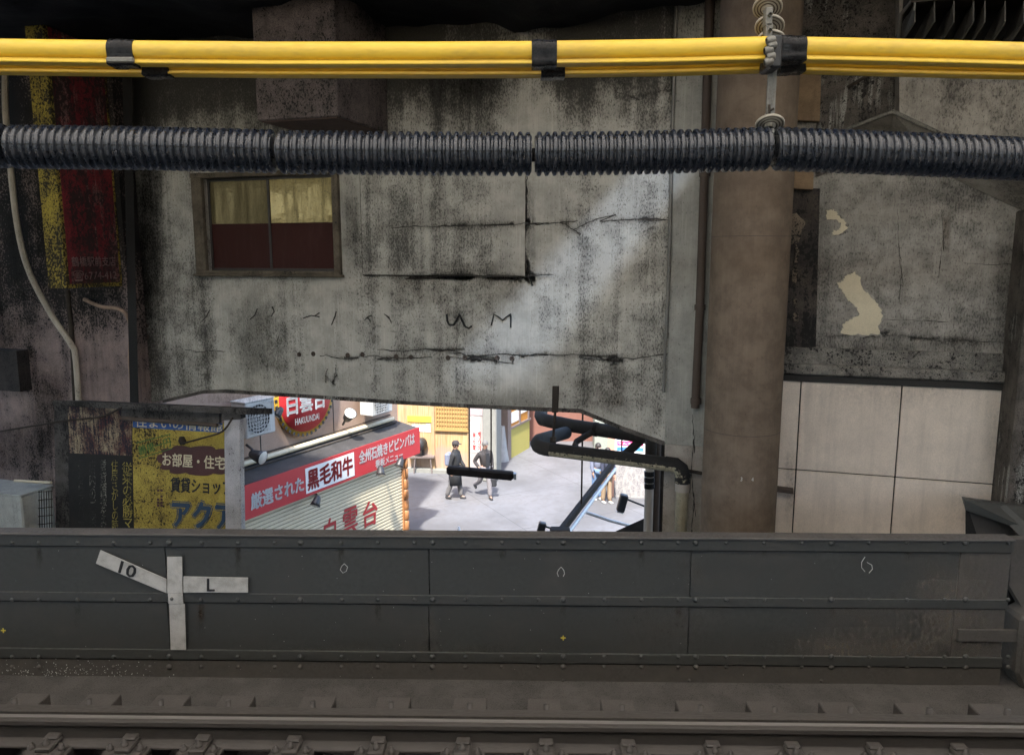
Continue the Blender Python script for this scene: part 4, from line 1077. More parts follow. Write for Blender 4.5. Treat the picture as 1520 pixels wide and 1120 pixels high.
# conduits on the wall
def wtube(name, label, pts, off, r, mat, n=10, cat="conduit"):
    P = []
    pts = [pts[0]] + pts + [pts[-1]]
    for i in range(1, len(pts) - 2):
        for k in range(6):
            t_ = k / 6; a = [Vector(p) for p in pts[i - 1:i + 3]]
            P.append(.5 * ((2 * a[1]) + (-a[0] + a[2]) * t_ + (2 * a[0] - 5 * a[1] + 4 * a[2] - a[3]) * t_ ** 2 + (-a[0] + 3 * a[1] - 3 * a[2] + a[3]) * t_ ** 3))
    P.append(Vector(pts[-1]))
    return tag(MB().tube([WALL.M @ wa(p.x, p.y, off) for p in P], r, n).build(name, mat), label, cat)
wtube("conduit", "cream flexible conduit snaking down the pink wall at the far left", [(8, 100), (8, 160), (14, 230), (25, 330), (42, 400), (75, 465), (105, 510), (112, 530), (117, 600)], LW - .08, .042, M['cable'])
wtube("conduit", "thin tan conduit curling from under the red sign to the shed roof", [(125, 444), (150, 455), (175, 458), (188, 468), (194, 490), (193, 540), (199, 600)], LW - .07, .028, M['cable2'])
tag(MB().box(wa(-30, 550, LW - .2).x, wa(27, 550, LW - .2).x, LW - .2, LW, wa(10, 580, LW - .2).z, wa(10, 520, LW - .2).z, WALL.M).build("meter_box", sooty("meter_soot", (.06, .05, .047), (.04, .036, .034), seed=71)), "small dark metal box on the pink wall at the left edge", "box")

# shed with the sign boards
BO = -1.25
sh = root("sign_shed", "low shed carrying the painted sign boards under a narrow sooty roof", "shed", WALL)
zr = wa(200, 602, BO - .1).z
b = MB()
b.hexa([wa(78, 594, BO - .15), wa(366, 606, BO - .15), wa(366, 615, BO - .15), wa(78, 602, BO - .15)], [wa(78, 593, BO - .15) + Vector((0, .6, -.12)), wa(360, 605, BO - .15) + Vector((0, .6, -.12)), wa(360, 614, BO - .15) + Vector((0, .6, -.12)), wa(78, 601, BO - .15) + Vector((0, .6, -.12))])
b.build("roof", M['shedroof'], sh)
zlow = -7.0 - (WALL.o.z - CAMZ)
def bq(px, py, off=BO): q = wa(px, py, off); return (q.x, q.z)
def board(pts, off, th, name, mat, par):
    return MB().prism([(wa(x, y, off).x, wa(x, y, off).z) for x, y in pts], off, off + th).build(name, mat, par)
board([(180, 606), (325, 612), (325, 628), (180, 622)], BO - .05, .05, "beam", M['shedroof'], sh)
MB().tube([wa(182, 621, BO - .06), wa(322, 631, BO - .06)], .025, 8).build("timber_lath", M['rust'], sh)
board([(80, 596), (102, 600), (106, 840), (84, 840)], BO + .02, .1, "corner_post", M['shedroof'], sh)
bb = root("dark_notice_board", "blackened notice board with worn yellow and white lettering under the shed roof", "sign", WALL)
board([(100, 598), (196, 604), (200, 840), (104, 840)], BO, .03, "board", M['boardblk'], bb)
board([(100, 598), (196, 604), (196, 676), (103, 672)], BO - .006, .005, "peeling_header", M['boardmix'], bb)
text_quad("lettering", "従\n来\nの\n必\n勝\nマ\nニ\nュ\nア\nル", WALL, [(181, 685), (196, 686), (198, 845), (183, 845)], BO - .008, M['wornyel'], bb, .012, .85)
for i, (px, s_) in enumerate(((165, "住\n居\nさ\nが\nし\nの\n時\nは"), (148, "賃\n貸\n情\n報\nを\nみ\nる"), (132, "店\n内\nの\nご\n案\n内"), (115, "こ\nち\nら\nア\nパ\nー\nト"))):
    text_quad("lettering", s_, WALL, [(px, 682), (px + 10, 682), (px + 11, 800), (px + 1, 800)], BO - .008, M['wornyel'] if i == 0 else M['wornwht'], bb, .0, .85)
yb = root("yellow_sign_board", "worn yellow housing agency sign board with a maroon cloud and navy lettering", "sign", WALL)
board([(196, 617), (338, 629), (338, 840), (200, 840)], BO - .004, .03, "board", M['boardyel'], yb)
board([(197, 618), (330, 628), (330, 642), (197, 634)], BO - .008, .003, "blue_band", M['boardblue'], yb)
text_quad("lettering", "住まいの情報館", WALL, [(201, 618), (330, 629), (330, 641), (201, 633)], BO - .011, M['cream'], yb, .01)
# the cloud: overlapping lobes as one outline
cp_ = []
for k in range(64):
    a = 2 * math.pi * k / 64
    lob = 1 + .22 * abs(math.sin(a * 5.5 + .3)) ** .6
    cp_.append((291 + 48 * math.copysign(abs(math.cos(a)) ** .72, math.cos(a)) * lob, 683 - 18.5 * math.copysign(abs(math.sin(a)) ** .72, math.sin(a)) * lob + (291 - 291) * .1))
cp_ = [(x, y + (x - 285) * .03) for x, y in cp_ if True]
cp_ = [(min(x, 337), y) for x, y in cp_]
board(cp_, BO - .009, .004, "cloud_panel", M['cloud'], yb)
text_quad("lettering", "お部屋・住宅", WALL, [(241, 671), (334, 677), (334, 697), (241, 691)], BO - .013, M['cream'], yb, .02)
text_quad("lettering", "鶴橋一円", WALL, [(204, 662), (252, 648), (254, 662), (207, 676)], BO - .009, M['green'], yb, .005)
ln = MB()
for a, c in (((203, 657), (253, 644)), ((206, 680), (256, 665))): ln.tube([wa(a[0], a[1], BO - .008), wa(c[0], c[1], BO - .008)], .006, 5)
ln.build("green_rule", M['green'], yb)
text_quad("lettering", "賃貸ショップ", WALL, [(253, 707), (345, 712), (345, 735), (253, 730)], BO - .009, M['ink'], yb, .03)
text_quad("lettering", "アクア", WALL, [(253, 740), (350, 745), (350, 788), (255, 783)], BO - .008, M['boardyel'], yb, .085)
text_quad("letter_edge", "アクア", WALL, [(251.5, 738.5), (352, 743.5), (352, 789.5), (253.5, 784.5)], BO - .0065, M['navy'], yb, .12)
text_quad("lettering", "アクア", WALL, [(254, 741), (349, 746), (349, 787), (256, 782)], BO - .0105, M['navy'], yb, .05)
chk = MB(); random.seed(5)
for i in range(9):
    for j in range(2):
        if random.random() < .6:
            q = wa(233 + j * 5, 712 + i * 4.5, BO - .007); chk.box(q.x, q.x + .035, BO - .008, BO - .005, q.z - .03, q.z)
chk.build("check_mark", M['cloud'], yb)
sp = root("speckled_post", "white speckled square post at the right end of the yellow sign board", "post", WALL)
MB().prism(quad_poly(WALL, [(332, 617), (355, 616), (359, 840), (335, 840)], BO - .10), BO - .10, BO - .01).build("post_body", M['post'], sp, bevel=.008)
MB().prism(quad_poly(WALL, [(329, 612), (357, 610), (357, 622), (329, 624)], BO - .11), BO - .11, BO - .01).build("post_cap", M['shedroof'], sp)
for nm, lb, pts in (("wire", "thin black wire slung across the pink wall to the shed roof", [(0, 640), (60, 630), (98, 624), (150, 618), (180, 605)]),
                    ("wire", "thin black wire drooping across the top of the yellow sign", [(270, 658), (300, 650), (330, 640), (345, 620)])):
    wtube(nm, lb, pts, BO - .16, .012, M['blackpipe'], 6, "wire")
tag(MB().lathe([(0, .001), (.0, .03), (.05, .05), (.1, .03), (.1, .001)], WALL.M @ wa(270, 648, BO - .1), (0, 0, -1), 10).build("lamp_socket", M['blackpipe']), "small black lamp socket hanging over the yellow sign", "lamp")
# outdoor unit at lower left
def ac_unit(label, M4, w_, h_, d_, mat, fan=True, sticker=False):
    """box from (0,0,0): front at y=0 facing -y"""
    o = bpy.data.objects.new("air_conditioner", None); COL.objects.link(o)
    o.matrix_basis = M4; loc, rot, _ = M4.decompose(); o.location = loc; o.rotation_euler = rot.to_euler()
    tag(o, label, "air conditioner")
    MB().box(0, w_, 0, d_, 0, h_).build("casing", mat, o, bevel=.02)
    MB().box(-.01, w_ + .01, -.01, d_ + .01, h_, h_ + .025).build("lid", mat, o, bevel=.008)
    if fan:
        c = (w_ * .40, -.004, h_ * .5); r = h_ * .42
        MB().lathe([(0, .001), (0, r), (.012, r)], c, (0, -1, 0), 32).build("fan_opening", M['acdark'], o)
        gr = MB()
        for k in range(5): gr.lathe([(0, r * (k + 1) / 5 - .006), (.006, r * (k + 1) / 5), (0, r * (k + 1) / 5 + .006)], (c[0], -.020, c[2]), (0, -1, 0), 28)
        for k in range(9):
            x = c[0] - r + 2 * r * k / 8
            gr.box(x - .005, x + .005, -.026, -.020, c[2] - r * 1.02, c[2] + r * 1.02); gr.box(c[0] - r * 1.02, c[0] + r * 1.02, -.030, -.026, c[2] - r + 2 * r * k / 8 - .005, c[2] - r + 2 * r * k / 8 + .005)
        gr.build("fan_guard", M['acwhite'], o)
        MB().box(w_ * .86, w_ * .97, -.004, 0, h_ * .55, h_ * .93).build("rating_label", M['sheet'], o)
    if sticker: MB().box(w_ * .2, w_ * .5, -.004, 0, h_ * .45, h_ * .85).build("rating_label", M['greywall'], o)
    return o
p = wa(-60, 840, BO - .3)
ac_unit("grimy pale outdoor unit standing in the lower left corner", WALL.M @ Matrix.Translation(Vector((p.x, p.y, p.z))), wa(33, 760, BO - .3).x - p.x, wa(10, 735, BO - .3).z - p.z, .5, M['acdirty'], False, True)
fe = root("wire_fence", "thin dark wire fence beside the lower left outdoor unit", "fence", WALL)
b = MB()
for k in range(6): b.tube([wa(58 + k * 3.6, 728, BO - .1), wa(60 + k * 3.6, 830, BO - .1)], .006, 5)
for k in range(6): b.tube([wa(57, 730 + k * 12, BO - .1), wa(78, 728 + k * 12, BO - .1)], .006, 5)
b.build("wire_mesh", M['blackpipe'], fe)
MB().tube([wa(22, 713, BO - .1), wa(76, 716, BO - .1)], .02, 6).build("top_bar", M['gutter'], fe)
tag(MB().box(wa(84, 650, BO + .3).x, wa(104, 650, BO + .3).x, BO + .28, BO + .5, zlow, wa(90, 640, BO + .3).z, WALL.M).build("cable_riser", M['pit']), "dark cable trunk rising between the outdoor unit and the notice board", "trunking")

# ------------------------------------------------------------------ the restaurant across the street
def sp_(px, py, off=0.0): return SHOP.at(px, py, off)
shop = root("restaurant", "restaurant front with beige rendered wall, black awning and cream roller shutter", "building", SHOP)
xe = sp_(622, 640).x; xs0 = sp_(300, 760).x
FO = .75
zg = -SHOP.o.z
bt, bbm = (sp_(622, 627).z + sp_(365, 728).z) / 2, (sp_(622, 665).z + sp_(365, 781).z) / 2
wtop = 4.0
MB().box(xs0 - .3, sp_(590, 610, FO).x, FO, FO + 4, zg, wtop).build("wall", M['shopwall'], shop)
jt = MB()
for px in (385, 495): q = sp_(px, 620, FO - .004); jt.box(q.x - .012, q.x + .012, FO - .006, FO - .001, bt, wtop)
jt.build("wall_joint", M['seam'], shop)
za = sp_(480, 654, FO).z
b = MB(); b.hexa([(xs0 - .3, .02, bt - .02), (xe, .02, bt - .02), (xe - .1, FO, za), (xs0 - .3, FO, za)], [(xs0 - .3, .02, bt - .10), (xe, .02, bt - .10), (xe - .1, FO, za - .15), (xs0 - .3, FO, za - .15)])
aw = b.build("awning", M['awning'], shop)
MB().tube([Vector((xs0 - .3, FO - .1, za + .06)), Vector((xe - .25, FO - .1, za + .06))], .06, 12).build("gutter", M['gutter'], aw)
b = MB()
for dz, dy in ((-.03, -.2), (.17, -.05), (.0, -.25)): b.tube([Vector((xs0 - .3, FO + dy, za + dz)), Vector(((xs0 + xe) / 2, FO + dy, za + dz - .03)), Vector((xe - .3, FO + dy, za + dz))], .016, 6)
b.build("cable_run", M['blackpipe'], aw)
bn = MB().box(xs0 - .3, xe, -.02, .0, bbm, bt).build("banner", M['banner'], shop)
def bl(px, ty, by):    # pixel quad helper: x range with top and bottom pixel at each end
    return None
def btext(body, xa, xb, f0, f1, mat, bold=.03, name="lettering", off=-.03):
    """lettering between two pixel columns on the banner, from fraction f0 to f1 of its height"""
    X0_, X1_ = sp_(xa, 700, -.02).x, sp_(xb, 700, -.02).x
    vs, fs = textmesh(body, bold)
    a0_ = min(v.x for v in vs); a1_ = max(v.x for v in vs); c0 = min(v.y for v in vs); c1 = max(v.y for v in vs)
    hh = bt - bbm
    MB().add([Vector((X0_ + (v.x - a0_) / (a1_ - a0_) * (X1_ - X0_), off, bbm + hh * (f0 + (f1 - f0) * (v.y - c0) / (c1 - c0)))) for v in vs], fs).build(name, mat, bn)
btext("厳選された", 369, 450, .22, .72, M['white'], .035)
x0_, x1_ = sp_(453, 700, -.02).x, sp_(526, 700, -.02).x; hh = bt - bbm
MB().box(x0_, x1_, -.026, -.021, bbm + hh * .10, bbm + hh * .90).build("white_patch", M['white'], bn)
btext("黒毛和牛", 455, 524, .16, .84, M['redlet'], .045)
btext("全州石焼きビビンバは", 533, 616, .42, .88, M['white'], .035)
btext("看板メニュー", 557, 598, .06, .36, M['white'], .03)
shx1 = sp_(596, 720, .1).x
sv = MB(); z = zg
nslat = int((bbm - zg) / .085)
for k in range(nslat):
    z0_ = zg + k * .085
    sv.add([(xs0 - .3, .12, z0_), (shx1, .12, z0_), (shx1, .085, z0_ + .03), (xs0 - .3, .085, z0_ + .03), (xs0 - .3, .085, z0_ + .072), (shx1, .085, z0_ + .072), (shx1, .12, z0_ + .085), (xs0 - .3, .12, z0_ + .085)],
           [(0, 1, 2, 3), (3, 2, 5, 4), (4, 5, 6, 7)])
shut = sv.build("shutter", M['shutter'], shop)
MB().box(xs0 - .3, shx1, .115, .13, zg, bbm).build("shutter_back", M['awning'], shut)
text_quad("lettering", "白", SHOP, [(481, 772), (499, 764), (499, 808), (479, 818)], .08, M['redlet'], shut, .02)
text_quad("lettering", "雲", SHOP, [(509, 757), (531, 748), (531, 788), (508, 800)], .08, M['redlet'], shut, .02)
text_quad("lettering", "台", SHOP, [(538, 748), (561, 737), (560, 776), (539, 785)], .08, M['redlet'], shut, .02)
b = MB()
x_ = shx1 + .12
for k in range(int((bbm - zg) / .28)): b.lathe([(0, .05), (.03, .078), (.25, .078), (.28, .05)], (x_, .06, zg + k * .28), (0, 0, 1), 12)
b.build("bamboo_post", M['orange'], shop)
MB().box(shx1, x_ - .05, .05, .14, zg, bbm).build("shutter_rail", M['orange'], shop)
# round sign
rsn = root("round_sign", "round red restaurant sign with a scalloped yellow rim on the beige wall", "sign", SHOP)
c = sp_(452, 586, FO - .12); rx = (sp_(495, 590, FO - .12).x - sp_(409, 600, FO - .12).x) / 2; 
rr = sp_(452, 586, FO - .12).z - sp_(450, 634, FO - .12).z
cx_ = (sp_(495, 590, FO - .12).x + sp_(409, 600, FO - .12).x) / 2
rr = max(rr, rx)
MB().lathe([(0, .001), (0, rr), (-.08, rr), (-.08, .001)], (cx_, FO - .12, c.z), (0, -1, 0), 48).build("rim", M['yelwall'] if False else paint("rim_yellow", (.45, .28, .03), .5), rsn)
b = MB()
for k in range(40):
    a = 2 * math.pi * k / 40; b.box(-.035, .035, -.006, .004, -.03, .03, Matrix.Translation(Vector((cx_ + math.cos(a) * rr * .985, FO - .12, c.z + math.sin(a) * rr * .985))) @ Matrix.Rotation(-a, 4, 'Y'))
b.build("rim_trim", M['black'], rsn)
fc = MB().lathe([(0, .001), (0, rr * .9), (-.01, rr * .9)], (cx_, FO - .135, c.z), (0, -1, 0), 48).build("red_face", M['banner'], rsn)
def rtext(body, u0, u1, v0, v1, bold):
    vs, fs = textmesh(body, bold); a0_ = min(v.x for v in vs); a1_ = max(v.x for v in vs); c0 = min(v.y for v in vs); c1 = max(v.y for v in vs)
    MB().add([Vector((cx_ + rr * (u0 + (v.x - a0_) / (a1_ - a0_) * (u1 - u0)), FO - .145, c.z + rr * (v0 + (v.y - c0) / (c1 - c0) * (v1 - v0)))) for v in vs], fs).build("lettering", M['white'], fc)
rtext("白雲台", -.68, .68, -.42, .12, .03); rtext("HAKUUNDAI", -.42, .42, -.68, -.52, .012)
# outdoor units on the wall
Mx = SHOP.M
def ac_at(label, pxl, pxr, pyt, pyb, off, d_):
    a = sp_(pxl, pyb, off); b_ = sp_(pxr, pyb, off); w_ = b_.x - a.x
    zc_ = sp_((pxl + pxr) / 2, (pyt + pyb) / 2, off).z
    hgt = abs(sp_((pxl + pxr) / 2, pyt, off).z - sp_((pxl + pxr) / 2, pyb, off).z)
    return ac_unit(label, Mx @ Matrix.Translation(Vector((a.x, off, zc_ - hgt / 2))), w_, hgt, d_, M['acwhite'])
ac_at("white outdoor unit on the beige wall left of the round sign", 366, 410, 594, 646, FO - .55, .4)
ac_at("white outdoor unit on the beige wall right of the round sign", 553, 583, 578, 614, FO - .5, .4)
# spotlights on arms
def spot(label, p_base, p_head, aim, s=1.0, lens=False):
    o = root("spotlight", label, "spotlight", loc=p_base, group="small black spotlights")
    b = MB().tube([p_base, p_base.lerp(p_head, .5) + Vector((0, 0, .03)), p_head], .022 * s, 8); b.build("arm", M['lampblk'], o, W=True)
    aim = Vector(aim).normalized()
    MB().lathe([(-.12 * s, .001), (-.12 * s, .05 * s), (-.06 * s, .08 * s), (.06 * s, .10 * s), (.12 * s, .12 * s), (.12 * s, .001)], p_head, aim, 18).build("lamp_head", M['lampblk'], o, W=True)
    MB().lathe([(.123 * s, .001), (.123 * s, .105 * s), (.118 * s, .11 * s)], p_head, aim, 18).build("lens", M['lens'], o, W=True)
W_ = lambda px, py, off: SHOP.M @ sp_(px, py, off)
spot("black spotlight with round pale lens beside the speckled post", W_(366, 660, .3), W_(381, 676, -.05), (1, -.35, -.25), 1.25)
spot("black bent spotlight in front of the round red sign", W_(418, 625, FO - .1), W_(414, 611, FO - .5), (-.5, -.5, -.8), .9)
spot("black bowl spotlight on the beige wall beside the right outdoor unit", W_(509, 630, FO - .1), W_(517, 618, FO - .4), (.4, -.5, .55), 1.3)
spot("black spotlight under the red banner near the white patch", W_(470, 733, .1), W_(470, 743, -.3), (-.2, -.5, -.75), .95)
spot("black spotlight under the red banner's small lettering", W_(568, 690, .1), W_(565, 698, -.3), (.1, -.5, -.85), .95)
spot("black spotlight at the right end of the banner by the bamboo post", W_(598, 676, .1), W_(594, 686, -.3), (-.3, -.4, -.85), 1.0)

# ------------------------------------------------------------------ far side of the street
def fa(px, py, off=0.0): return FAR.at(px, py, off)
fb = root("timber_shopfront", "honey coloured timber shopfront with a lattice panel across the street", "building", FAR)
fx0_, fx1_ = fa(520, 690).x, fa(726, 690).x
MB().box(fx0_ - 3, fx1_, 0, 3, 0, 7.5).build("wall", M['woodwall'], fb)
lt = MB()
lx0, lx1_ = fa(648, 640, -.02).x, fa(695, 640, -.02).x; lz0, lz1 = fa(670, 637, -.03).z, fa(670, 575, -.03).z
for k in range(13): x = lx0 + (lx1_ - lx0) * k / 12; lt.box(x - .02, x + .02, -.06, -.02, lz0, lz1)
for k in range(11): z = lz0 + (lz1 - lz0) * k / 10; lt.box(lx0, lx1_, -.05, -.03, z - .02, z + .02)
lt.box(lx0 - .05, lx1_ + .05, -.09, 0, lz0 - .06, lz0)
lt.build("lattice_panel", paint("lattice_wood", (.34, .20, .07), .6), fb)
b = MB(); b.box(lx0 - .02, lx1_ + .02, -.012, -.002, lz0, lz1); b.build("lattice_backing", paint("warm_screen", (.44, .31, .12), .7), fb)
b = MB()
for px in (643, 696): x = fa(px, 650, -.05).x; b.box(x - .05, x + .05, -.06, 0, 0, 7)
b.build("door_post", paint("door_post", (.36, .24, .13), .6), fb)
yw = fa(600, 620, -.02); 
MB().box(fa(605, 620).x, fa(643, 620).x, -.03, -.004, fa(620, 626).z, fa(620, 617).z).build("yellow_fascia", paint("fascia_yellow", (.5, .35, .05), .5), fb)
MB().box(fa(612, 650).x, fa(640, 650).x, -.02, -.004, fa(620, 640).z, fa(620, 630).z).build("notice", M['white'], fb)
MB().box(fa(633, 650).x, fa(640, 650).x, -.03, -.021, fa(636, 637).z, fa(636, 628).z).build("notice_print", M['sheet'], fb)
MB().box(fx0_, fx1_, -.25, 0, 0, .12).build("step", M['grey'], fb)
tp = root("warning_poster", "white poster with red warning lettering on the pale strip beside the grey pillar", "poster", FAR)
PX0, PX1 = fa(697.5, 660, -.3).x, fa(717, 660, -.3).x
MB().box(PX0, PX1, -.3, -.02, 0, fa(700, 617, -.3).z).build("pale_strip", M['palewall'], tp)
MB().box(PX0, PX1, -.305, -.02, fa(700, 616, -.3).z, 7).build("upper_strip", paint("mauve_tile", (.36, .29, .30), .7), tp)
MB().box(PX0 + .06, PX1 - .10, -.32, -.306, fa(700, 670, -.3).z, fa(700, 618, -.3).z).build("sheet", M['white'], tp)
text_quad("lettering", "客\nの\nよ\nび\n込\nみ", FAR, [(709, 640), (714, 640.5), (714, 668.5), (709, 668)], -.325, M['redlet'], tp, .03, .8)
text_quad("lettering", "禁\n止\n区\n域", FAR, [(701, 641), (706.5, 641.5), (706.5, 668.5), (701, 668)], -.325, M['redlet'], tp, .03, .8)
MB().box(fa(702, 625, -.34).x, fa(712, 625, -.34).x, -.326, -.321, fa(705, 636, -.32).z, fa(705, 629, -.32).z).build("small_print", M['sheet'], tp)
gpz = root("grey_pillar", "square grey pillar standing where the street opens to the right", "pillar", FAR)
gx0_, gx1_ = fa(719, 660, -.6).x, fa(737, 690, -.9).x
MB().box(gx0_, gx1_, -.9, -.02, 0, 7.5).build("pillar_body", M['grey'], gpz, bevel=.03)
# floodlight on a stool
st = root("floodlight", "round floodlight on a small stand in front of the timber shopfront", "spotlight", loc=PZ(630, 697, 0))
o_ = PZ(630, 697, 0); 
b = MB(); hz = .95
for dx in (-.26, .26):
    for dy in (-.15, .15): b.tube([o_ + Vector((dx * 1.2, dy - .3, 0)), o_ + Vector((dx, dy - .3, .55))], .025, 6)
b.box(o_.x - .5, o_.x + .4, o_.y - .5, o_.y - .1, .55, .60)
b.build("stand", M['steelgrey'], st, W=True)
hd = o_ + Vector((0, -.3, 1.0))
MB().lathe([(-.15, .001), (-.15, .2), (.25, .26), (.25, .001)], hd + Vector((-.1, 0, 0)), (-.55, -.75, 0), 22).build("lamp_head", M['lampblk'], st, W=True)
MB().lathe([(.256, .001), (.256, .2)], hd + Vector((-.1, 0, 0)), (-.55, -.75, 0), 22).build("lens", M['steelgrey'], st, W=True)
MB().tube([hd + Vector((0, 0, -.4)), hd + Vector((0, 0, -.15))], .05, 8).build("neck", M['lampblk'], st, W=True)
# yellow passage wall on the right
YW = Frame(PZ(757, 681, 0), R(66))
yw_ = root("yellow_passage_wall", "yellow walled shop with orange posters along the side passage", "building", YW)
ya_, yz_ = YW.at(757, 670).x, YW.at(786, 640).x
ztop_ = YW.at(775, 626).z
MB().box(ya_, yz_, 0, 2, 0, ztop_).build("yellow_wall", M['yelwall'], yw_)
MB().box(ya_, yz_, .003, 2, ztop_, 6).build("poster_band", M['orangeposter'], yw_)
MB().box(ya_ - .3, ya_, -.05, .5, 0, 6).build("corner_post", M['steelgrey'], yw_)
b = MB()
for k in range(1, 3): x = ya_ + (yz_ - ya_) * k / 2.2; b.box(x - .04, x + .04, -.05, .0, ztop_, 6)
b.box(ya_, yz_, -.06, 0, ztop_ - .05, ztop_ + .03)
b.build("window_bar", M['steelgrey'], yw_)
b = MB(); 
for k, (f0, f1, z0_) in enumerate(((.05, .4, .15), (.5, .95, .35), (.05, .4, .85))): b.box(ya_ + (yz_ - ya_) * f0, ya_ + (yz_ - ya_) * f1, -.02, .002, ztop_ + z0_, ztop_ + z0_ + .4)
b.build("poster", M['white'], yw_)
tag(MB().box(*[v for v in ()]) if False else MB().hexa([PY(738, 603, 29.0), PY(747, 603, 29.0), PY(747, 690, 29.0), PY(738, 690, 29.0)], [PY(738, 603, 29.3), PY(747, 603, 29.3), PY(747, 690, 29.3), PY(738, 690, 29.3)]).build("poster_column", M['orangeposter']), "narrow orange poster column seen behind the grey pillar", "poster")
c0 = PZ(745, 683, 0)
tag(MB().tube([c0, c0 + Vector((.02, 0, 1.3))], [.28, .10], 10).build("wrapped_sheet", M['sheet']), "pale folded sheet leaning beside the grey pillar", "sheet")
br_ = tag(MB().box(YW.M.to_translation().x + .6, 9, 30.6, 31.2, 0, 6).build("brown_wall", M['brown']), "dark brown wall at the end of the side passage", "wall")
tag(MB().box(3.2, 9, 29.3, 30.0, 0, 5).build("pale_green_wall", M['greywall']), "pale green grey wall behind the people on the right", "wall")
# stone wall and notice board, right
SW = Frame(PZ(930, 738, 0), R(-8))
sw = root("stone_wall", "mottled grey stone wall behind the pipes on the right", "wall", SW)
MB().box(SW.at(902, 720).x, SW.at(902, 720).x + 5, 0, .4, 0, SW.at(930, 676).z).build("wall", M['stone'], sw)
nb = root("notice_board", "white notice board with blue and pink headings above the stone wall", "sign", SW)
x0_, x1_ = SW.at(913, 660, -.05).x, SW.at(962, 660, -.05).x; z1_, z0_ = SW.at(930, 640, -.05).z, SW.at(930, 675, -.05).z
MB().box(x0_, x1_, -.05, .1, z0_, z1_).build("board", M['white'], nb)
MB().box(x0_ - .22, x0_ - .01, -.03, .1, 0, z1_).build("side_post", paint("salmon", (.55, .30, .22), .7), nb)
text_quad("lettering", "横丁案内図", SW, [(915, 645), (945, 648), (945, 655), (915, 653)], -.055, M['blueprint'], nb, .02)
hh = z1_ - z0_; ww = x1_ - x0_
MB().box(x0_ + ww * .06, x0_ + ww * .86, -.056, -.051, z0_ + hh * .40, z0_ + hh * .58).build("pink_strip", M['pinkprint'], nb)
MB().box(x0_ + ww * .06, x0_ + ww * .86, -.056, -.051, z0_ + hh * .18, z0_ + hh * .33).build("blue_strip", M['blueprint'], nb)
text_quad("lettering", "キムチ市場", SW, [(917, 655.5), (953, 658.5), (953, 661.5), (917, 658.5)], -.060, M['white'], nb, .02)
# things along the bottom
p = PZ(664, 793, 1.9); b = MB(); tag(b.lathe([(0, .22), (.05, .22), (.14, .12), (.2, .10), (.2, .001)], p - Vector((0, 0, .15)), (0, 0, 1), 14).build("orange_beacon", M['cone']), "small orange beacon just showing above the girder", "beacon")
p = PZ(681, 792, 1.9); tag(MB().lathe([(0, .07), (.25, .02), (.26, .001)], p - Vector((0, 0, .1)), (0, 0, 1), 10).build("white_cone", M['white']), "small white cone tip just showing above the girder", "cone")
def clamp_lamp(label, ph, pt, Y, s):
    h = PY(*ph, Y); t_ = PY(*pt, Y)
    o = root("spotlight", label, "spotlight", loc=t_, group="small black spotlights")
    MB().tube([t_, h], .02, 6).build("arm", M['lampblk'], o, W=True)
    a = Vector((-.1, -.2, -1)).normalized()
    MB().box(-.07 * s, .07 * s, -.07 * s, .07 * s, -.16 * s, .16 * s, Matrix.Translation(h - Vector((0, 0, .1 * s))) @ Matrix.Rotation(R(14), 4, 'Y')).build("lamp_head", M['lampblk'], o, W=True, bevel=.02)
    MB().box(-.06 * s, .06 * s, -.06 * s, .06 * s, -.175 * s, -.162 * s, Matrix.Translation(h - Vector((0, 0, .1 * s))) @ Matrix.Rotation(R(14), 4, 'Y')).build("lens", M['white'], o, W=True)
clamp_lamp("pale square spotlight on a thin arm above the girder by the lamp batten", (803, 779), (826, 786), 14.0, 1.0)
clamp_lamp("black square spotlight on a long thin arm beside the pale downpipe", (924, 738), (957, 751), 14.0, 1.05)
tag(MB().hexa([PY(905, 792, 12.5), PY(958, 768, 12.5), PY(990, 800, 12.5), PY(905, 800, 12.5)], [PY(905, 792, 13.2), PY(958, 768, 13.2), PY(990, 800, 13.2), PY(905, 800, 13.2)]).build("dark_canopy", M['awning']), "dark sloping canopy corner behind the downpipes", "canopy")
tag(MB().tube([PY(870, 760, 13.5), PY(905, 772, 13.5), PY(935, 780, 13.5), PY(938, 792, 13.5)], .03, 8).build("white_hose", M['white']), "thin white bent pipe behind the diagonal lamp batten", "pipe")

# hanging batten and the diagonal lamp batten
hb = root("hanging_batten", "black oblong lamp batten hanging on two thin rods over the street", "lamp", loc=PY(712, 700, 13))
c0, c1 = PY(664, 697, 13.2), PY(762, 706, 12.8)
def beam(mb, a, b_, hw, hh_):
    d = (b_ - a).normalized(); sx = d.cross(Vector((0, 0, 1))).normalized(); up = sx.cross(d)
    A = [a + sx * x * hw + up * z * hh_ for x, z in ((-1, -1), (1, -1), (1, 1), (-1, 1))]; B = [b_ + sx * x * hw + up * z * hh_ for x, z in ((-1, -1), (1, -1), (1, 1), (-1, 1))]
    mb.hexa(A, B)
b = MB(); beam(b, c0, c1, .07, .075); b.build("housing", M['darkgrey'], hb, W=True, bevel=.03)
b = MB(); beam(b, c1 + Vector((.003, 0, 0)), c1 + Vector((.05, 0, 0)), .06, .05); b.build("end_cap", M['sheet'], hb, W=True)
b = MB()
for px in (696.5, 729): b.tube([PY(px, 699, 13.0), PY(px, 570, 13.0)], .014, 6)
b.build("rod", M['blackpipe'], hb, W=True)
lb = root("lamp_batten", "black diagonal lamp batten with a white tube, receding above the street", "lamp", loc=PY(870, 740, 12))
z_ = 7.4 - 3.84
a_, b2 = PZ(831, 790, z_), PZ(909, 688, z_)
b = MB(); beam(b, a_, b2, .04, .055); b.build("housing", M['darkgrey'], lb, W=True, bevel=.01)
b = MB(); d_ = (b2 - a_); sx = d_.normalized().cross(Vector((0, 0, 1)))
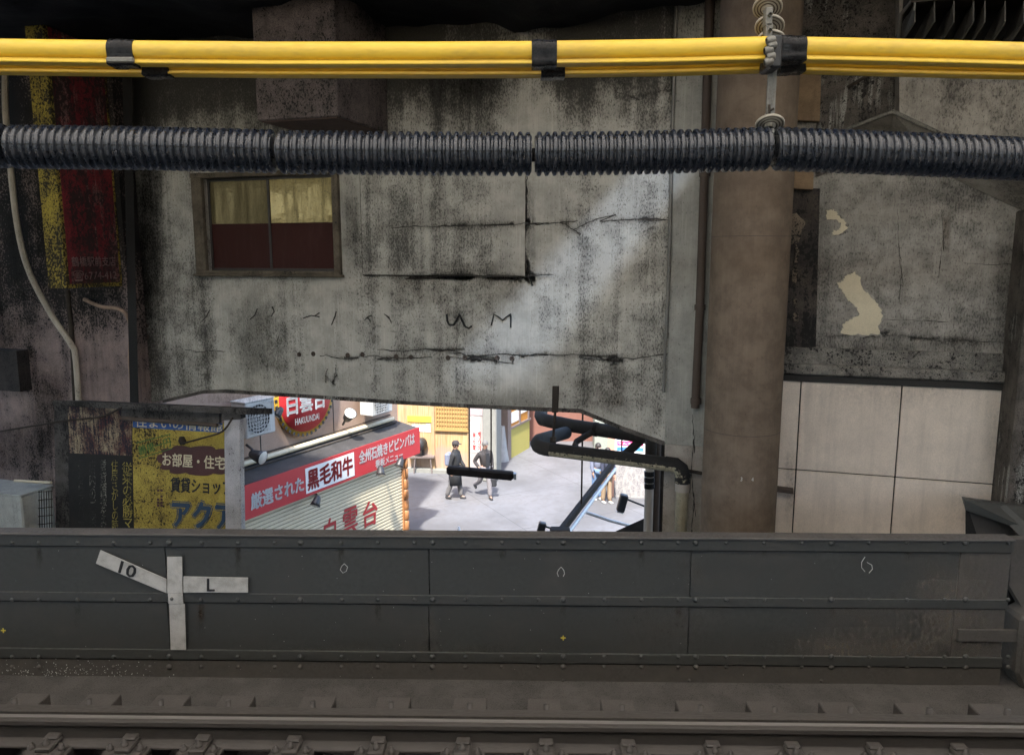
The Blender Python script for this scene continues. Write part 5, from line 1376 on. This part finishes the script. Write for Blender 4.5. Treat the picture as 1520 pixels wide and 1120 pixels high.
b.tube([a_ + sx * .07 + Vector((0, 0, -.075)), b2 - d_ * .02 + sx * .07 + Vector((0, 0, -.075))], .03, 10); b.build("tube", M['tube'], lb, W=True)
b = MB(); q = a_.lerp(b2, .26) ; b.tube([PZ(863, 752, z_), Vector((PZ(863, 752, z_).x, PZ(863, 752, z_).y, 6.2))], .014, 6); b.build("rod", M['blackpipe'], lb, W=True)
b = MB(); b.box(-.14, .14, -.1, .1, -.1, .1, Matrix.Translation(a_ + Vector((0, -.05, -.02)))); b.build("end_block", M['darkgrey'], lb, W=True, bevel=.02)
tag(MB().tube([PY(923, 690, 12), PY(923, 640, 12)], .012, 6).build("rod", M['blackpipe']), "thin black rod hanging in front of the notice board", "rod")

# drain pipes under the facade corner
PYd = 10.2
def pipe(name, label, segs, cat="pipe"):
    o = root(name, label, cat, loc=segs[0][1][0]); 
    for nm, path, r, mat in segs: MB().tube(path, r, 18).build(nm, mat, o, W=True)
    return o
def arc(c, a0_, a1_, ru_, u, v, n=8):
    return [c + u * math.cos(a0_ + (a1_ - a0_) * k / n) * ru_ + v * math.sin(a0_ + (a1_ - a0_) * k / n) * ru_ for k in range(n + 1)]
A = PY(806, 625, 10.6); Bp = PY(985, 652, 9.9)
path = [A + Vector((.02, .9, .02)), A + Vector((-.02, .35, .01)), A + Vector((.0, .12, 0)), A + Vector((.1, .0, 0)), A.lerp(Bp, .25), A.lerp(Bp, .5), Bp]
pipe("drain_pipe", "black lagged drain pipe curving under the facade's lower edge", [("pipe_body", path, .092, M['blackpipe']), ("coupling", [A.lerp(Bp, .44), A.lerp(Bp, .47)], .10, M['darkgrey'])])
C0 = PY(810, 666, 9.25); C1 = PY(1003, 690, 8.72)
dd = (C1 - C0).normalized()
segs = [("pipe_body", [C0, C1], .084, M['pipecrust']),
        ("branch", [C0 + dd * .06, C0, C0 + Vector((-.05, .02, .01)), C0 + Vector((-.09, .07, .02)), C0 + Vector((-.10, .14, .03)), C0 + Vector((-.07, .24, .05)), PY(840, 642, 10.3)], .0865, M['pipesoot']),
        ("elbow", [C1 + dd * -.12, C1 + dd * .0, C1 + dd * .06 + Vector((0, 0, -.04)), C1 + dd * .085 + Vector((0, 0, -.12)), C1 + dd * .085 + Vector((0, 0, -.2))], .09, M['pipecrust']),
        ("downpipe", [C1 + dd * .085 + Vector((0, 0, -.18)), C1 + dd * .085 + Vector((0, 0, -4))], .072, M['pipebeige']),
        ("collar", [C1 + dd * .085 + Vector((0, 0, -.20)), C1 + dd * .085 + Vector((0, 0, -.30))], .082, M['palepipe'])]
pipe("drain_pipe", "beige drain pipe crusted with black soot, elbowing down at the pilaster", segs)
pipe("drain_pipe", "thin black pipe branching between the two drain pipes", [("pipe_body", [PY(900, 632, 10.3), PY(872, 645, 10.2), PY(856, 655, 10.1), PY(853, 662, 10.0), PY(860, 668, 9.95), PY(885, 674, 9.9)], .042, M['blackpipe'])])
pipe("drain_pipe", "short thick diagonal black pipe in front of the notice board", [("pipe_body", [PY(922, 680, 9.9), PY(957, 648, 10.1), PY(972, 650, 10.1)], .06, M['blackpipe'])])
p0 = PY(966, 645, 9.7)
pipe("drain_pipe", "pale downpipe with black rubber couplings, left of the elbowed pipe", [("downpipe", [p0, Vector((p0.x, p0.y, 2))], .058, M['palepipe']), ("dark_top", [p0 + Vector((0, 0, .1)), PY(966, 690, 9.68)], .075, M['blackpipe'])] + [("coupling", [PY(964, y, 9.68), PY(964, y + 7, 9.68)], .068, M['tape']) for y in (699, 708, 717)])
p0 = PY(977, 645, 9.75)
pipe("drain_pipe", "slim second downpipe squeezed beside the pale downpipe", [("downpipe", [p0, Vector((p0.x, p0.y, 2))], .045, M['rust'])])
p0 = PY(986, 645, 9.8)
pipe("drain_pipe", "slim black riser pipe against the pilaster edge", [("downpipe", [p0, Vector((p0.x, p0.y, 2))], .035, M['blackpipe'])])
sb = root("hanger_strap", "black hanger strap fixed to the facade's lower edge above the pipes", "bracket", WALL)
MB().prism(quad_poly(WALL, [(820, 573), (829, 573), (828, 612), (819, 612)], -.03), -.03, -.004).build("strap", M['blackpipe'], sb)
MB().tube([wa(824, 612, -.02), wa(821, 650, .02)], .018, 6).build("rod", M['blackpipe'], sb)
MB().lathe([(0, .001), (0, .04), (.12, .04), (.12, .001)], wa(821, 648, .02), (0, 0, -1), 8).build("turnbuckle", M['blackpipe'], sb)

# ------------------------------------------------------------------ people
def skin_mesh(verts, edges, rad, rootv=0, sub=1):
    me = bpy.data.meshes.new("figure"); me.from_pydata([tuple(v) for v in verts], edges, []); 
    ob = bpy.data.objects.new("figure", me); COL.objects.link(ob)
    ob.modifiers.new("s", 'SKIN'); 
    sv_ = me.skin_vertices[0].data
    for i, r in enumerate(rad): sv_[i].radius = (r, r) if not isinstance(r, tuple) else r; sv_[i].use_root = (i == rootv)
    m2 = ob.modifiers.new("u", 'SUBSURF'); m2.levels = sub; m2.render_levels = sub
    dg = bpy.context.evaluated_depsgraph_get(); dg.update()
    out = bpy.data.meshes.new_from_object(ob.evaluated_get(dg))
    vs = [v.co.copy() for v in out.vertices]; fs = [list(p.vertices) for p in out.polygons]
    bpy.data.objects.remove(ob); bpy.data.meshes.remove(out)
    return MB().add(vs, fs, True)
def person(label, loc, yaw, legs, arms, top, low, shoes, hair, H=1.70, cap=None, mask=False, coat=False, lean=0.0, headturn=0.0):
    """stands at the origin facing -y; legs: (hip swing, knee bend) left then right; arms: (swing, elbow bend, spread)"""
    o = root("person", label, "person", loc=loc, rz=yaw)
    s = H / 1.70; V = Vector
    th_, shn = .42 * s, .42 * s
    J = {}
    hipz = .0
    feet = []
    for sd_, (a, k) in zip((1, -1), legs):
        h = V((.09 * s * sd_, 0, 0)); kn = h + V((.0, -math.sin(R(a)), -math.cos(R(a)))) * th_
        an = kn + V((0, -math.sin(R(a - k)), -math.cos(R(a - k)))) * shn
        J[sd_] = (h, kn, an); feet.append(an.z)
    hipz = -min(feet) + .085 * s
    up = V((0, 0, hipz))
    pel = up + V((0, 0, .04)); wai = up + V((0, -.01 - lean * .3, .20 * s)); che = up + V((0, -.02 - lean * .7, .42 * s)); neb = up + V((0, -lean, .56 * s)); nek = up + V((0, -.015 - lean, .62 * s))
    head0 = nek + V((0, -.01, .06 * s)); head1 = nek + V((0, -.012, .15 * s)); head2 = nek + V((0, -.005, .22 * s))
    vs = [pel, wai, che, neb, nek, head0, head1, head2]; rr_ = [.13 * s, .12 * s, .135 * s, .08 * s, .052 * s, .062 * s, .085 * s, .055 * s]
    ed = [(i, i + 1) for i in range(7)]
    ht = R(headturn); fw = V((math.sin(ht), -math.cos(ht), 0)); sx_ = V((math.cos(ht), math.sin(ht), 0))
    b0 = len(vs); vs += [head0 + fw * .115 * s + V((0, 0, .055 * s))]; rr_ += [.012 * s]; ed += [(6, b0)]     # nose
    for e in (1, -1): vs.append(head0 + sx_ * e * .098 * s + V((0, 0, .06 * s))); rr_.append(.012 * s); ed.append((6, len(vs) - 1))   # ears
    A = {}
    for sd_, (a, el, spd) in zip((1, -1), arms):
        shl = che + V((.185 * s * sd_, .0, .09 * s)); d = V((math.sin(R(spd)) * sd_, -math.sin(R(a)) * math.cos(R(spd)), -math.cos(R(a)) * math.cos(R(spd))))
        elb = shl + d * .29 * s; d2 = V((-math.sin(R(spd)) * sd_ * .6, -math.sin(R(a + el)), -math.cos(R(a + el)))).normalized(); wr = elb + d2 * .25 * s
        A[sd_] = (shl, elb, wr, d2)
        b0 = len(vs); pm = wr + d2 * .07 * s
        vs += [shl, elb, wr, pm]; rr_ += [.055 * s, .04 * s, .027 * s, (.035 * s, .02 * s)]; ed += [(2, b0), (b0, b0 + 1), (b0 + 1, b0 + 2), (b0 + 2, b0 + 3)]
        sid = V((0, 1, 0)) - d2 * d2.y; sid = sid.normalized() if sid.length > .1 else V((1, 0, 0))
        for q, (of, ln__) in enumerate(((-.03, .075), (-.01, .09), (.01, .085), (.03, .065))):
            vs += [pm + sid * of * s + d2 * .02 * s, pm + sid * of * s * 1.1 + d2 * ln__ * s + V((-.012 * sd_, 0, 0))]; rr_ += [.010 * s, .008 * s]; n_ = len(vs); ed += [(b0 + 3, n_ - 2), (n_ - 2, n_ - 1)]
        vs += [wr + d2 * .03 * s - sid * .035 * s, wr + d2 * .075 * s - sid * .055 * s]; rr_ += [.012 * s, .009 * s]; n_ = len(vs); ed += [(b0 + 2, n_ - 2), (n_ - 2, n_ - 1)]
    for sd_ in (1, -1):
        h, kn, an = (up + q for q in J[sd_]); b0 = len(vs)
        toe = an + V((0, -.15 * s, -.055 * s)) if an.z < .15 else an + V((0, -.08 * s, -.13 * s))
        vs += [h, kn, an, toe]; rr_ += [.09 * s, .058 * s, .04 * s, .03 * s]; ed += [(0, b0), (b0, b0 + 1), (b0 + 1, b0 + 2), (b0 + 2, b0 + 3)]
    skin_mesh(vs, ed, rr_).build("body", M['skin'], o)
    # trousers
    vs = [pel]; rr_ = [.15 * s]; ed = []
    for sd_ in (1, -1):
        h, kn, an = (up + q for q in J[sd_]); b0 = len(vs); vs += [h, kn, an + V((0, 0, -.025))]; rr_ += [.112 * s, .086 * s, .076 * s]; ed += [(0, b0), (b0, b0 + 1), (b0 + 1, b0 + 2)]
    skin_mesh(vs, ed, rr_).build("trousers", low, o)
    # jacket or coat
    vs = [pel + V((0, 0, .02)), wai, che, neb + V((0, 0, .0))]; rr_ = [.165 * s, .155 * s, .165 * s, .085 * s]; ed = [(0, 1), (1, 2), (2, 3)]
    for sd_ in (1, -1):
        shl, elb, wr, d2 = A[sd_]; b0 = len(vs); vs += [shl, elb, wr]; rr_ += [.078 * s, .064 * s, .05 * s]; ed += [(2, b0), (b0, b0 + 1), (b0 + 1, b0 + 2)]
    j = skin_mesh(vs, ed, rr_)
    j.lathe([(-.07 * s, .12 * s), (-.02 * s, .105 * s), (.04 * s, .082 * s), (.085 * s, .072 * s)], neb + V((0, -.005, .0)), (0, -.1, 1), 14)
    jk = j.build("jacket", top, o)
    if coat: 
        MB().lathe([(.02, .17 * s), (-.18 * s, .19 * s), (-.50 * s, .205 * s), (-.51 * s, .12 * s)], up + V((0, 0, .05)), (0, 0, 1), 20).build("coat_skirt", top, jk)
    for sd_ in (1, -1):
        h, kn, an = (up + q for q in J[sd_]); lifted = an.z > .15
        b = skin_mesh([an + V((0, .045, -.045)), an + V((0, -.05, -.045)), an + (V((0, -.16, -.058)) if not lifted else V((0, -.10, -.15)))], [(0, 1), (1, 2)], [.05 * s, .052 * s, .038 * s], 1)
        b.build("shoe", shoes, o)
    # hair as a shell over the skull
    hb_ = MB(); c_ = head1 + V((0, .006, .012)); rads = .103 * s
    vs = []; fs = []; nu, nv = 18, 8
    for i in range(nv + 1):
        for k in range(nu):
            az = 2 * math.pi * k / nu; d = V((math.cos(az), math.sin(az), 0)); front = d.dot(fw)
            low_ = R(95 if front > .45 else 125 if front > -.2 else 150)
            el = low_ * i / nv
            vs.append(c_ + V((math.sin(el) * d.x * .94, math.sin(el) * d.y * 1.05, math.cos(el) * 1.12)) * rads)
    for i in range(nv):
        for k in range(nu): fs.append((i * nu + k, i * nu + (k + 1) % nu, (i + 1) * nu + (k + 1) % nu, (i + 1) * nu + k))
    hb_.add(vs, fs, True); hb_.build("hair", hair, o)
    e_ = MB()
    for q in (1, -1): e_.lathe([(-.01, .001), (-.004, .011), (.004, .011), (.008, .001)], head0 + fw * .078 * s + sx_ * q * .034 * s + V((0, 0, .075 * s)), fw, 8)
    e_.build("eyes", M['ink'], o)
    if mask: 
        MB().lathe([(-.03, .07 * s), (.02, .058 * s), (.045, .02 * s), (.047, .001)], head0 + fw * .055 * s + V((0, 0, .018 * s)), fw, 14).build("face_mask", M['mask'], o)
    else: 
        q = head0 + fw * .073 * s + V((0, 0, .012)); MB().tube([q - sx_ * .024, q + fw * .006, q + sx_ * .024], .006, 6).build("mouth", paint("lips", (.32, .12, .10), .6), o)
    if cap:
        b = MB().lathe([(-.01, .112 * s), (.05 * s, .108 * s), (.09 * s, .07 * s), (.10 * s, .001)], head1 + V((0, 0, .03 * s)), (0, .1, 1), 18)
        pts = []
        for k in range(9):
            a = R(-65 + 130 * k / 8); pts.append(head1 + V((0, 0, .028 * s)) + (fw * math.cos(a) * .20 + sx_ * math.sin(a) * .11) * s)
        base = [head1 + V((0, 0, .035 * s)) + (fw * math.cos(R(-65 + 130 * k / 8)) * .09 + sx_ * math.sin(R(-65 + 130 * k / 8)) * .10) * s for k in range(9)]
        b.add(pts + base, [(k, k + 1, k + 10, k + 9) for k in range(8)], True); b.build("cap", cap, o)
    return o, up, A, s
pa_, up, A, s = person("man in a cap and long dark coat with a backpack, walking right", PZ(676, 740, 0), R(72), ((13, 4), (-13, 8)), ((14, 25, 4), (-16, 20, 4)), M['coat'], M['pale_trousers'], M['shoe'], M['hair'], 1.74, cap=M['jacket'], coat=True)
tag(MB().box(-.15, .15, .13, .30, up.z + .12, up.z + .52, wm(pa_)).build("backpack", M['bluegrey'], bevel=.05), "grey backpack worn by the man in the cap", "backpack")
pb_, up, A, s = person("grey haired man in an open charcoal jacket, striding with a hand in his pocket", PZ(720, 739, 0), R(28), ((16, 8), (-22, 42)), ((4, 12, 6), (-22, 70, 26)), M['jacket'], M['trousers'], M['shoe'], M['greyhair'], 1.74, headturn=8)
MB().box(-.06, .06, -.20, -.165, up.z + .10, up.z + .56).build("shirt", M['shirt'], pb_, bevel=.015)
hw_ = wm(pb_) @ (A[1][2] + A[1][3] * .14)
bagm = MB(); bagm.box(hw_.x - .12, hw_.x + .12, hw_.y - .06, hw_.y + .06, hw_.z - .38, hw_.z - .12); 
bg = bagm.build("small_bag", M['shirt'], bevel=.03); tag(bg, "small black bag held by the grey haired man", "bag")
person("masked woman with dark hair in a blue grey top and jeans, behind the pipe", PZ(886, 741, 0), R(22), ((2, 0), (-2, 0)), ((3, 8, 6), (3, 8, 6)), M['bluegrey'], M['jeans'], M['wshoe'], M['hair'], 1.68, mask=True, headturn=20)
person("masked man in a navy top and tan trousers, in front of the masked woman", PZ(900, 746, 0), R(30), ((4, 0), (-4, 2)), ((6, 14, 8), (6, 14, 8)), M['navycloth'], M['tan_trousers'], M['wshoe'], M['hair'], 1.62, mask=True)
